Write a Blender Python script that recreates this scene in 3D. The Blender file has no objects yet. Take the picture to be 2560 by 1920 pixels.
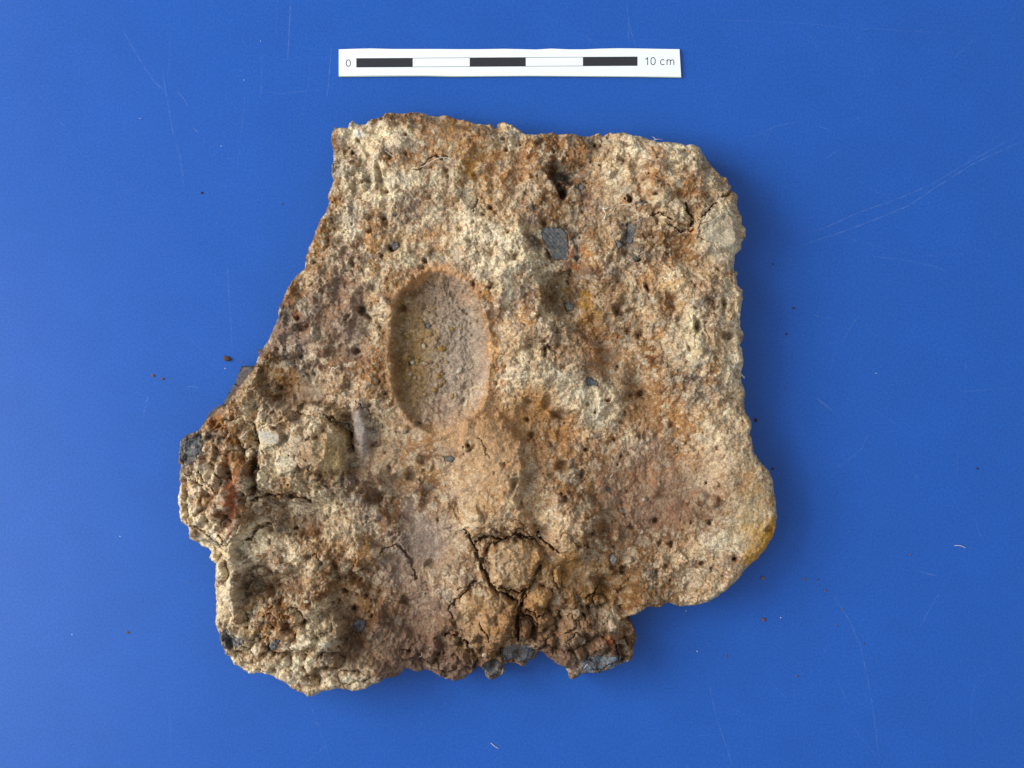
import bpy, bmesh, math, random
import numpy as np
from mathutils import Vector, Matrix, noise as mnoise

# ---------------------------------------------------------------- camera, world, light
S = 0.1 / 703.0            # metres on the table per photograph pixel (the 10 cm bar is 703 px long)
MM = 0.001
D = 0.58                   # camera height above the table
sc = bpy.context.scene
COL = sc.collection

cam_d = bpy.data.cameras.new("camera")
cam_d.sensor_width = 36.0
cam_d.lens = 36.0 * D / (2560 * S)
cam_d.clip_start = 0.01
cam_d.clip_end = 50.0
cam = bpy.data.objects.new("camera", cam_d)
cam.location = (0, 0, D)
COL.objects.link(cam)
sc.camera = cam

world = bpy.data.worlds.new("World")
sc.world = world
world.use_nodes = True
bg = world.node_tree.nodes["Background"]
bg.inputs[0].default_value = (0.80, 0.90, 1.0, 1)
bg.inputs[1].default_value = 0.56


def area(name, loc, size, energy, color, target=(0, 0, 0)):
    l = bpy.data.lights.new(name, 'AREA')
    l.shape = 'RECTANGLE'
    l.size, l.size_y = size
    l.energy = energy
    l.color = color
    o = bpy.data.objects.new(name, l)
    o.location = loc
    o.rotation_euler = (Vector(target) - Vector(loc)).to_track_quat('-Z', 'Y').to_euler()
    COL.objects.link(o)
    return o


# daylight through a window on the left
area("window_light", (-1.50, 0.32, 1.02), (1.15, 1.15), 41.0, (1.0, 0.975, 0.93))
# weak fill lamp added at the lower left for the sheen on the table
area("sheen_fill_light", (-0.85, -0.24, 1.35), (0.7, 0.7), 5.5, (0.70, 0.86, 1.0))

sc.view_settings.view_transform = 'Standard'
sc.view_settings.look = 'None'
sc.view_settings.gamma = 1.0
sc.view_settings.exposure = 0.0
sc.cycles.max_bounces = 8

rng = np.random.default_rng(7)
random.seed(5)


def lin(r, g, b):
    c = np.array([r, g, b], float) / 255.0
    return np.where(c <= 0.04045, c / 12.92, ((c + 0.055) / 1.055) ** 2.4)


# ---------------------------------------------------------------- numpy noise
_TAB = {}


def _hash(ix, iy, seed):
    """repeatable random 0..1 per lattice cell, from a table"""
    if seed not in _TAB:
        _TAB[seed] = np.random.default_rng(seed + 1000).random(1 << 16, dtype=np.float32)
    ix = ix.astype(np.int32); iy = iy.astype(np.int32)
    return _TAB[seed][(ix * 7919 + iy * 104729 + ((ix * iy) >> 3)) & 0xFFFF]


def vnoise(x, y, s, seed):
    """smooth value noise, -1..1, feature size s"""
    u, v = x / s, y / s
    i, j = np.floor(u), np.floor(v)
    f, g = u - i, v - j
    f = f * f * f * (f * (f * 6 - 15) + 10)
    g = g * g * g * (g * (g * 6 - 15) + 10)
    a = _hash(i, j, seed); b = _hash(i + 1, j, seed)
    c = _hash(i, j + 1, seed); d = _hash(i + 1, j + 1, seed)
    return 2 * ((a * (1 - f) + b * f) * (1 - g) + (c * (1 - f) + d * f) * g) - 1


def fbm(x, y, s, seed, octs=4, gain=0.5):
    t, a, n = 0.0, 1.0, 0.0
    for k in range(octs):
        t = t + a * vnoise(x + 17.3 * k, y - 9.1 * k, s, seed + 31 * k)
        n += a * a
        a *= gain
        s *= 0.5
    return t / math.sqrt(n)


def lumps(x, y, s, seed, k=1.0, rnd=0.6, edge=False):
    """rounded lumps meeting in creases; returns height and the random of the winning lump"""
    u, v = x / s, y / s
    i0, j0 = np.floor(u), np.floor(v)
    best = np.full(x.shape, -9.0)
    second = np.full(x.shape, -9.0)
    rid = np.zeros(x.shape)
    for di in (-1, 0, 1):
        for dj in (-1, 0, 1):
            i, j = i0 + di, j0 + dj
            px = i + _hash(i, j, seed)
            py = j + _hash(i, j, seed + 7)
            r = _hash(i, j, seed + 13)
            h = rnd * r - k * ((u - px) ** 2 + (v - py) ** 2)
            m = h > best
            second = np.where(m, best, np.maximum(second, h))
            rid = np.where(m, r, rid)
            best = np.where(m, h, best)
    if edge:
        return best, rid, best - second
    return best, rid


def sstep(a, b, x):
    t = np.clip((x - a) / (b - a), 0, 1)
    return t * t * (3 - 2 * t)


# ---------------------------------------------------------------- outline of the slab, photograph pixels
OUT = [(827.5,333.6),(835.6,317.3),(845,318.7),(869.5,318.7),(872,307.8),(880.4,301.8),(885.8,306.5),(899.3,313.2),
(915.6,311.9),(927.8,301),(942.7,297),(956.3,287.5),(969.9,280.7),(994.3,279.3),(1013.3,280.7),(1024,276.6),(1040.4,274.4),
(1059.4,276.6),(1067.5,282),(1089.2,284.8),(1108.2,280.1),(1124.4,283.4),(1138,290.2),(1159.7,294.2),(1181.4,301),(1203.1,305.1),
(1216.7,307.8),(1224.8,303.7),(1238.3,313.2),(1245,303.7),(1260,302.9),(1281.7,310.5),(1295.3,321.4),(1311.6,329.5),(1338.7,334.9),
(1362.5,330.7),(1381.5,327.4),(1406,329.3),(1435.8,332),(1449.3,336.1),(1473.8,337.5),(1492.7,332),(1509,336.1),(1525.3,329.3),
(1538.8,332),(1560.5,328.5),(1574.1,334.8),(1595.8,339.4),(1617.5,345.6),(1641.9,353.7),(1663.6,355.1),(1688,356.5),(1715.1,364.6),
(1734.1,361.1),(1749,365.9),(1758.5,382.2),(1769.4,398.5),(1783,412),(1801.9,435.1),(1815.5,444.6),(1820.9,458.2),(1834.5,474.4),
(1846.7,483.9),(1848,504.3),(1848,520.5),(1853.5,539.5),(1853.5,558.5),(1865.7,572),(1864.3,593.8),(1853.5,604.6),(1853.5,620.9),
(1839.9,637.2),(1834.5,656.2),(1837.2,675.1),(1846.7,679.2),(1842.6,691.4),(1845.3,713.1),(1857.4,728.5),(1856,746),(1855.3,767.8),
(1849.2,792.2),(1851.9,813.9),(1861.4,832.9),(1858.7,851.9),(1849.2,860),(1857.4,873.6),(1860,900.7),(1853.3,925.1),(1852,944.1),
(1856,960.4),(1865.5,982.1),(1864.1,1006.5),(1864.1,1030.9),(1880.4,1058),(1877.7,1085),(1881.2,1119.7),(1894.8,1146.8),
(1911.1,1163.1),(1923.3,1176.6),(1931.4,1198.3),(1938.2,1228.2),(1943.6,1258),(1945,1296),(1939.6,1333.9),(1927.4,1355.6),
(1916.5,1374.6),(1897.5,1399),(1881.3,1409.9),(1867.7,1426.2),(1848.7,1445.1),(1829.7,1464.1),(1808,1483.1),(1791.8,1494),
(1773.9,1505.5),(1735,1515.2),(1715.6,1521),(1701,1519.5),(1666,1510),(1650,1520),(1616.9,1522.7),(1592.5,1533.6),(1569.4,1543),
(1578.9,1559.4),(1588.4,1583.8),(1595.2,1602.8),(1589.7,1629.9),(1577.5,1651.6),(1559.9,1662.4),(1532.8,1670.6),(1505.7,1676),
(1494.8,1684.1),(1473.1,1682.8),(1456.8,1689.5),(1437.9,1703.1),(1425.7,1700.4),(1422.9,1686.9),(1408,1667.9),(1389,1659.7),
(1370.1,1650.2),(1356.5,1638),(1347,1636.7),(1341.6,1646.2),(1332.1,1657),(1307.7,1670.6),(1291.4,1665.1),(1261.6,1665.1),
(1258.8,1686.8),(1245.3,1699),(1229,1704.5),(1218.2,1697.7),(1210,1678.7),(1199.2,1670.6),(1180.2,1684.1),(1158.5,1704.5),
(1131.4,1708.5),(1109.7,1700.4),(1090.7,1689.6),(1066.3,1680),(1053.3,1682.4),(1034.3,1685.1),(1012.6,1677),(1004.5,1687.9),
(985.5,1694.6),(961,1693.3),(936.7,1706.8),(912.3,1720.4),(885.1,1721.8),(852.6,1717.7),(825.5,1717.7),(809.2,1723.1),
(792.9,1731.3),(773.9,1735.3),(760.4,1725.8),(733.3,1717.7),(708.8,1704.1),(684.4,1690.6),(660,1679.7),(641,1682.4),
(624.8,1685.1),(608.5,1674.3),(592.2,1663.4),(575.9,1652.6),(567.8,1630.9),(559.7,1609.2),(551.5,1576.7),(542,1555),
(539.3,1525.1),(540.7,1489.9),(539.3,1457.3),(543.4,1430.2),(544.8,1405.8),(527.1,1392.2),(532.5,1378.7),(508.1,1369.2),
(474.5,1345.6),(468.8,1318.6),(451.4,1293.5),(452.5,1250.6),(455.3,1212.6),(448.5,1163.8),(448.5,1120.4),(452.5,1096),
(474.2,1084),(501,1076),(518,1047),(539,1023),(566,1012),(583,974),(610,939),(623,922),
(637,895),(650,876),(664,850),(692,793),(700,759),(716,729.5),(729.8,697),(757,669.8),(761,640),
(780,598),(788.1,581.7),(796.3,565.5),(804.4,543.8),(815.3,535.6),(822,511.2),(820.7,492.2),(824.8,470.5),(834.2,451.5),
(828.8,440.7),(825.4,413.6),(833,402.7),(831,362),(827,348)]


def sdf_poly(px, py, poly):
    """signed distance, inside positive"""
    P = np.array(poly, float)
    Q = np.roll(P, -1, axis=0)
    best = np.full(px.shape, 1e12)
    inside = np.zeros(px.shape, bool)
    for (ax, ay), (bx, by) in zip(P, Q):
        ex, ey = bx - ax, by - ay
        t = np.clip(((px - ax) * ex + (py - ay) * ey) / (ex * ex + ey * ey + 1e-9), 0, 1)
        d = (px - ax - t * ex) ** 2 + (py - ay - t * ey) ** 2
        best = np.minimum(best, d)
        if ay != by:
            c = ((ay > py) != (by > py)) & (px < ex * (py - ay) / ey + ax)
            inside ^= c
    d = np.sqrt(best)
    return np.where(inside, d, -d)


def sdf_line(px, py, pts):
    best = np.full(px.shape, 1e12)
    for (ax, ay), (bx, by) in zip(pts[:-1], pts[1:]):
        ex, ey = bx - ax, by - ay
        t = np.clip(((px - ax) * ex + (py - ay) * ey) / (ex * ex + ey * ey + 1e-9), 0, 1)
        best = np.minimum(best, (px - ax - t * ex) ** 2 + (py - ay - t * ey) ** 2)
    return np.sqrt(best)


# ---------------------------------------------------------------- grid
STEP = 1.55
X0, Y0, X1, Y1 = 405.0, 230.0, 1990.0, 1780.0
NX, NY = int((X1 - X0) / STEP) + 1, int((Y1 - Y0) / STEP) + 1
gx = X0 + STEP * np.arange(NX)
gy = Y0 + STEP * np.arange(NY)
GX, GY = np.meshgrid(gx.astype(np.float32), gy.astype(np.float32))            # [row y, col x]


def bilin(A, x, y, x0=X0, y0=Y0, st=STEP):
    u = np.clip((x - x0) / st, 0, A.shape[1] - 1.001)
    v = np.clip((y - y0) / st, 0, A.shape[0] - 1.001)
    i, j = u.astype(int), v.astype(int)
    f, g = u - i, v - j
    return (A[j, i] * (1 - f) + A[j, i + 1] * f) * (1 - g) + (A[j + 1, i] * (1 - f) + A[j + 1, i + 1] * f) * g


cs = 5.0                                  # coarse grid for the exact distance
cgx = np.arange(X0, X1 + 2 * cs, cs); cgy = np.arange(Y0, Y1 + 2 * cs, cs)
CX, CY = np.meshgrid(cgx, cgy)
SDc = sdf_poly(CX, CY, OUT)
SD = bilin(SDc, GX, GY, X0, Y0, cs)
# fine refinement near the rim
near = np.abs(SD) < 9
SD[near] = sdf_poly(GX[near], GY[near], OUT)
SD = SD + 2.2 * fbm(GX, GY, 22, 101, 4, 0.65) + 1.6 * (lumps(GX, GY, 12, 55)[0] + 0.3)
gyd, gxd = np.gradient(SD, STEP)
GN = np.maximum(np.sqrt(gxd ** 2 + gyd ** 2), 0.35)
NXn, NYn = gxd / GN, gyd / GN

BAND = 15 * STEP
# outside points are pulled back onto the rim, then laid down the side wall
PXp, PYp = GX.copy(), GY.copy()
outm = SD < 0
for it in range(4):
    d = bilin(SD, PXp, PYp)
    nx_, ny_ = bilin(NXn, PXp, PYp), bilin(NYn, PXp, PYp)
    q = np.where(outm, -d, 0) * 0.85
    PXp = PXp + q * nx_
    PYp = PYp + q * ny_
x, y = PXp, PYp
SDi = np.maximum(SD, 0)

# ---------------------------------------------------------------- relief, in millimetres
wx = x + 9 * fbm(x, y, 48, 1, 3)
wy = y + 9 * fbm(x, y, 48, 2, 3)


def gauss(cx, cy, rx, ry, rot=0, p=1.0, xx=None, yy=None):
    xx = wx if xx is None else xx
    yy = wy if yy is None else yy
    a = math.radians(rot)
    u = ((xx - cx) * math.cos(a) + (yy - cy) * math.sin(a)) / rx
    v = (-(xx - cx) * math.sin(a) + (yy - cy) * math.cos(a)) / ry
    return np.exp(-(u * u + v * v) ** p)


H = 17.0 + 1.3 * fbm(x, y, 260, 5, 3)
# (cx, cy, rx, ry, rotation, height mm, sharpness)
MACRO = [
 (1010,420,150,90,0,1.5,1),(900,450,70,90,10,1.2,1),(1180,430,90,110,-30,-.8,1),(1640,440,110,80,25,2.4,1.4),(1790,600,70,90,-20,1.4,1.5),
 (1690,560,90,60,20,1.6,1.3),(1400,430,40,18,15,-2.2,1.5),(1404,475,9,18,-10,-4,2),(1450,500,110,90,0,-1.4,1),(1230,620,120,120,0,1.5,1),
 (1240,730,50,80,0,1.2,1.2),(1398,745,45,55,10,-1.0,1.3),(1480,850,130,160,-20,-1.8,1),(1370,860,110,100,0,1.9,1.3),(1440,960,120,90,20,1.4,1.2),
 (1360,1060,95,60,15,-2.6,1.1),(1400,640,60,60,0,-.8,1),(1500,1080,170,100,20,-1.6,1),(1740,860,70,160,0,1.7,1.2),(1650,1080,120,120,0,-1.,1),
 (1640,1250,180,120,0,-1.5,1),(1820,1150,50,140,-10,1.2,1),(1600,1440,150,60,-10,-1.4,1),(1440,1310,70,75,0,1.8,1.4),(1470,1460,90,60,25,-2.5,1.2),
 (1250,1230,80,120,10,2.2,1.2),(1150,1120,90,60,0,1.0,1),(1040,1290,110,150,-20,-1.6,1.1),(1010,1480,110,120,20,-1.8,1.1),(1090,1590,120,80,0,-2.4,1),
 (1220,1400,40,110,-8,.8,1),(905,1075,20,70,-4,2.2,1.5),(872,1075,14,75,-2,-2.6,1.3),(690,960,95,62,18,-1.6,1.6),(660,880,120,70,-40,-1.5,1),
 (830,760,80,130,-20,-.5,1),(905,760,14,26,-35,-2.4,1.2),(862,705,18,40,5,-1.8,1.2),(760,690,40,60,0,-1.4,1),(930,900,60,140,0,1.1,1),
 (740,1110,100,110,0,2.4,1.5),(560,1200,90,130,0,1.6,1.4),(583,1240,12,75,4,-2.4,1.2),(560,1310,70,40,20,.8,1),(720,1290,110,45,15,-1.2,1.3),
 (880,1300,80,40,20,-1.4,1),(650,1470,60,80,-30,-1.2,1.3),(590,1500,40,140,4,.8,1.3),(760,1390,60,50,0,1.4,1),(730,1590,130,90,20,2.2,1.4),
 (850,1490,60,70,-30,-1.0,1.3),(900,1600,60,60,0,-1.0,1.3),(880,1680,70,30,0,1.2,1.5),(690,1400,40,30,0,1.2,1.3),(1215,1560,75,90,20,1.6,1.5),
 (1420,1600,110,70,10,1.2,1.4),(1560,1610,18,60,10,-4,1.4),(1300,1640,70,30,0,-3.5,1.3),(1060,1660,80,30,0,-2,1.2),(965,1350,50,25,15,-1.6,1.2),
 (930,1240,35,22,40,-2.4,1.2),(955,1210,15,40,-15,1.5,1.2),(1070,1240,12,30,10,-2.5,1.3),(990,1260,18,18,0,-1.6,1.2),(1145,1270,14,30,-20,-2.6,1.3),
 (815,360,12,60,0,-3,1),(850,450,22,50,0,-.6,1),(955,460,12,34,-8,-2.6,1.3),(1150,300,140,22,10,-2.5,1),(1450,345,160,14,5,-2.,1),
 (1310,400,22,90,18,-2.2,1.1),(1600,440,16,46,-22,-2.4,1.3),(1560,560,12,50,-20,-1.6,1.3),(1700,430,40,12,0,-2,1.2),(1510,720,35,90,-10,1.0,1.2),
 (1660,700,60,40,0,1.2,1.4),(1600,980,35,50,10,-2.2,1.2),(1760,730,50,35,10,1.4,1.3),
]
for cx, cy, rx, ry, rot, dh, p in MACRO:
    H = H + (1.0 if rx < 30 and dh < 0 else 1.75) * dh * gauss(cx, cy, rx, ry, rot, 1.25 * p)

# broken plates and basins with edges of their own: (polygon, mm, edge softness px)
PLATES = [
 ([(648,1035),(690,1012),(735,1018),(790,1005),(850,1040),(880,1080),(872,1150),(885,1205),(850,1240),(780,1236),(735,1262),(690,1250),(648,1236)],3.4,9),
 ([(452,1075),(520,1040),(600,1020),(636,1060),(632,1180),(628,1290),(600,1350),(555,1368),(480,1350),(440,1250)],2.4,12),
 ([(530,1380),(600,1380),(618,1430),(600,1500),(620,1545),(690,1520),(730,1500),(800,1500),(850,1530),(862,1580),(830,1625),(850,1650),(960,1660),(960,1740),(760,1760),(600,1700),(520,1560)],3.6,11),
 ([(600,1420),(650,1400),(700,1440),(740,1470),(700,1505),(640,1520),(600,1500)],-1.5,12),
 ([(1165,1050),(1240,1040),(1300,1090),(1305,1170),(1290,1240),(1330,1300),(1320,1338),(1230,1338),(1165,1345),(1150,1290),(1135,1200)],2.6,10),
 ([(1385,1235),(1450,1232),(1500,1270),(1498,1350),(1470,1400),(1410,1400),(1372,1340),(1360,1280)],2.4,10),
 ([(940,1190),(1040,1180),(1110,1240),(1150,1330),(1170,1420),(1140,1490),(1060,1600),(960,1560),(900,1460),(960,1400),(1010,1370),(980,1290),(920,1250)],-2.6,16),
 ([(1590,420),(1680,375),(1750,400),(1800,470),(1835,500),(1835,620),(1760,640),(1740,590),(1650,580),(1590,540),(1620,500)],2.2,10),
 ([(1290,560),(1345,600),(1350,680),(1360,745),(1340,790),(1400,800),(1450,830),(1500,900),(1540,1000),(1480,1060),(1380,1010),(1310,1000),(1260,900),(1250,780),(1230,640)],1.9,11),
 ([(1368,690),(1420,680),(1450,730),(1440,785),(1400,792),(1366,770)],-3.2,7),
 ([(640,905),(700,888),(770,912),(808,955),(815,1010),(750,1006),(690,1002),(640,975)],-3.4,9),
 ([(830,1440),(900,1430),(960,1480),(930,1560),(900,1640),(860,1610),(860,1540),(820,1500)],-2.8,10),
 ([(1690,690),(1780,700),(1850,730),(1850,900),(1800,1000),(1740,960),(1730,860),(1690,780)],1.5,12),
 ([(1180,360),(1320,340),(1330,430),(1300,520),(1240,560),(1150,500)],-1.8,14),
 ([(905,715),(935,715),(930,780),(980,800),(930,850),(880,800)],-1.8,8),
 ([(700,1265),(790,1255),(850,1290),(800,1340),(740,1350),(690,1330)],-2.6,11),
 ([(1380,405),(1460,415),(1470,455),(1400,465),(1370,440)],-3.0,6),
 ([(1480,1440),(1560,1420),(1600,1470),(1560,1540),(1500,1500)],-1.8,12),
]
for poly, hh, soft in PLATES:
    P = np.array(poly, float)
    c = P.mean(0); rr0 = np.abs(P - c).max() + 60
    i0 = max(0, int((c[0] - rr0 - X0) / STEP)); i1 = min(NX, int((c[0] + rr0 - X0) / STEP) + 2)
    j0 = max(0, int((c[1] - rr0 - Y0) / STEP)); j1 = min(NY, int((c[1] + rr0 - Y0) / STEP) + 2)
    w = (slice(j0, j1), slice(i0, i1))
    cg = sdf_poly(CX, CY, poly)
    dd = bilin(cg, x[w] + 11 * fbm(x[w], y[w], 38, 91, 5, .6), y[w] + 11 * fbm(x[w], y[w], 38, 92, 5, .6), X0, Y0, cs)
    H[w] = H[w] + 1.35 * hh * sstep(-soft, soft, dd)

# the oval dish pressed into the surface
DISH = [(1085,676),(1120,678),(1150,699),(1180,730),(1203,772),(1215,818),(1222,860),(1221,905),(1215,952),(1210,990),(1200,1018),
        (1172,1047),(1128,1073),(1100,1084),(1075,1083),(1047,1068),(1022,1048),(1003,1022),(987,979),(980,920),(977,870),(978,820),(985,770),(1002,732),(1030,703),(1058,684)]
sdd = sdf_poly(CX, CY, DISH)
sdd = bilin(sdd, x + 2.0 * fbm(x, y, 20, 61, 3), y + 2.0 * fbm(x, y, 20, 62, 3), X0, Y0, cs)
dish_in = sstep(-1, 4, sdd)
side = np.clip((x - 985) / 235, 0, 1)                        # steep on the left, easing to the right
wl = 20 + 34 * side
prof = 1 - (1 - np.clip(sdd / wl, 0, 1)) ** 2
H = H - 5.2 * prof * (1 - 0.25 * np.clip((y - 900) / 180, -1, 1))
H = H + 0.9 * np.exp(-((sdd + 7) / 8.0) ** 2) * (0.8 + 0.5 * vnoise(x, y, 25, 63))

# roughness zones
R = np.ones_like(x) * 1.0
ROUGH = [(1100,880,125,195,0,-.74,3),(1060,1180,120,110,0,-.45,1.5),(1050,1320,110,130,-20,-.62,1.4),(1010,1480,90,110,20,-.35,1.2),
 (1790,610,55,60,-20,-.6,2),(770,980,50,38,20,-.65,1.5),(905,1080,35,80,0,-.6,1.5),(1840,1280,110,140,0,-.5,1.2),(1640,1200,190,170,0,-.42,1.2),(1560,900,100,150,0,-.3,1.2),(1230,1180,110,120,0,-.4,1.2),(1030,1100,90,60,0,-.3,1.2),(1320,620,70,60,0,.2,1.2),
 (1150,1100,140,60,0,-.35,1.2),(600,1180,170,180,0,.45,1.4),(700,1560,190,160,0,.35,1.4),(760,640,140,160,0,.25,1.4),(1400,1580,190,110,0,.25,1.4),
 (1230,1560,110,90,0,.2,1.5),(1180,440,110,80,0,-.2,1.2),(930,390,90,70,0,.05,1.2),(1690,520,150,140,0,.15,1.3)]
for cx, cy, rx, ry, rot, dr, p in ROUGH:
    R = R + dr * gauss(cx, cy, rx, ry, rot, p)
R = np.clip(R * (1 + 0.35 * fbm(x, y, 120, 77, 2)), 0.1, 1.6)

# crumbly relief: lumps at several sizes, each warped by the one before
x2 = wx + 4 * fbm(x, y, 20, 11, 3); y2 = wy + 4 * fbm(x, y, 20, 12, 3)
L1, r1 = lumps(x2 * 0.96 + y2 * 0.18, y2 * 0.8, 62, 21, 1.0, 0.9)
L2, r2 = lumps(x2 + 0.15 * y2, y2 * 0.85, 30, 22, 1.0, 0.9)
x3 = wx + 2.5 * fbm(x, y, 11, 13, 2); y3 = wy + 2.5 * fbm(x, y, 11, 14, 2)
L3, r3 = lumps(x3, y3, 15, 23, 1.0, 0.9)
L4, r4 = lumps(x3, y3 + 5, 8.0, 24, 1.0, 0.9)
L5, r5 = lumps(x, y, 4.3, 25, 1.0, 0.9)
rid = 1 - np.abs(fbm(x, y, 40, 31, 4, 0.6))
mixz = sstep(-0.3, 0.5, fbm(x, y, 90, 41, 2))
z1 = 0.25 + 1.1 * sstep(-.5, .6, fbm(x, y, 110, 42, 2)); z2 = 0.3 + 1.0 * sstep(-.5, .6, fbm(x, y, 75, 43, 2)); z3 = 0.3 + 1.0 * sstep(-.5, .6, fbm(x, y, 50, 44, 2))
rid2 = 1 - np.abs(fbm(x + 30, y * .8 + .2 * x, 95, 32, 5, 0.55))
det = (1.5 * (L1 - .2) + 1.3 * z1 * (L2 - .2) + 0.6 * z2 * (L3 - .2) + 0.34 * z3 * (L4 - .2) + 0.15 * (L5 - .2)
       + (.5 + mixz) * (rid - 0.7) + 1.6 * (rid2 - .7) + 0.8 * fbm(x, y, 46, 53, 4, .55) + 0.24 * fbm(x, y, 6, 51, 3, .8))
H = H + R * det
H = H + 0.12 * (1 - np.clip(R, 0, 1)) * fbm(x, y, 4.0, 52, 2, .8) + 0.2 * (L4 - .2) * dish_in

# nodular crust on the left clods and the lower rim
NZ = np.clip(gauss(550,1210,110,160,0,1.6) + gauss(735,1130,125,110,0,1.6) + gauss(700,1600,190,120,8,1.6) + .9 * gauss(1390,1575,200,90,5,1.6)
             + .7 * gauss(1130,1630,120,70,0,1.6) + .5 * gauss(1680,520,120,110,0,1.6) + .5 * gauss(1350,870,80,90,0,1.6) + .4 * gauss(600,1450,60,90,0,1.6), 0, 1)
xn = x + 7 * fbm(x, y, 26, 261, 3); yn = y + 7 * fbm(x, y, 26, 262, 3)
N1, n1r = lumps(xn, yn * .9, 34, 263, 1.5, 1.0)
N2, n2r = lumps(xn, yn, 17, 264, 1.3, .9)
H = H + NZ * (3.8 * (N1 - .25) + 1.4 * (N2 - .2)) - 1.2 * NZ * (N1 < .05)
H = H + dish_in * (.55 * (L3 - .2) + .3 * (L4 - .2) + .25 * fbm(x, y, 30, 265, 3))
for k in range(420):
    cx, cy = rng.uniform(455, 1940), rng.uniform(280, 1735)
    left = math.exp(-(((cx - 640) / 190) ** 2 + ((cy - 1380) / 330) ** 2)) + math.exp(-(((cx - 1380) / 200) ** 2 + ((cy - 1570) / 110) ** 2)) + .22
    if rng.uniform() > left:
        continue
    rr0 = rng.uniform(6, 19)
    i0 = max(0, int((cx - 2.2 * rr0 - X0) / STEP)); i1 = min(NX, int((cx + 2.2 * rr0 - X0) / STEP) + 2)
    j0 = max(0, int((cy - 2.2 * rr0 - Y0) / STEP)); j1 = min(NY, int((cy + 2.2 * rr0 - Y0) / STEP) + 2)
    w = (slice(j0, j1), slice(i0, i1))
    xx, yy = wx[w], wy[w]
    a = rng.uniform(0, 3.14); e = rng.uniform(.6, 1)
    u = ((xx - cx) * math.cos(a) + (yy - cy) * math.sin(a)) / rr0; v = (-(xx - cx) * math.sin(a) + (yy - cy) * math.cos(a)) / (rr0 * e)
    H[w] = H[w] + min(2.6, rr0 * .15) * (1 if rng.uniform() < .6 else -1.2) * np.exp(-(u * u + v * v) ** 2)

# random pores and the named holes
carve = np.zeros_like(H)


def window(cx, cy, r):
    i0 = max(0, int((cx - r - X0) / STEP)); i1 = min(NX, int((cx + r - X0) / STEP) + 2)
    j0 = max(0, int((cy - r - Y0) / STEP)); j1 = min(NY, int((cy + r - Y0) / STEP) + 2)
    return slice(j0, j1), slice(i0, i1)


def hole(cx, cy, rx, ry, rot, depth, p=2.0):
    w = window(cx, cy, 2.0 * max(rx, ry))
    a = math.radians(rot)
    xx, yy = GX[w], GY[w]
    ns = 1 + 0.75 * vnoise(xx, yy, max(rx, ry, 3) * .9, int(cx + cy) % 97)
    p = p * .6
    u = ((xx - cx) * math.cos(a) + (yy - cy) * math.sin(a)) / rx
    v = (-(xx - cx) * math.sin(a) + (yy - cy) * math.cos(a)) / ry
    carve[w] = np.maximum(carve[w], depth * np.exp(-((u * u + v * v) * ns) ** p))


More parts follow.
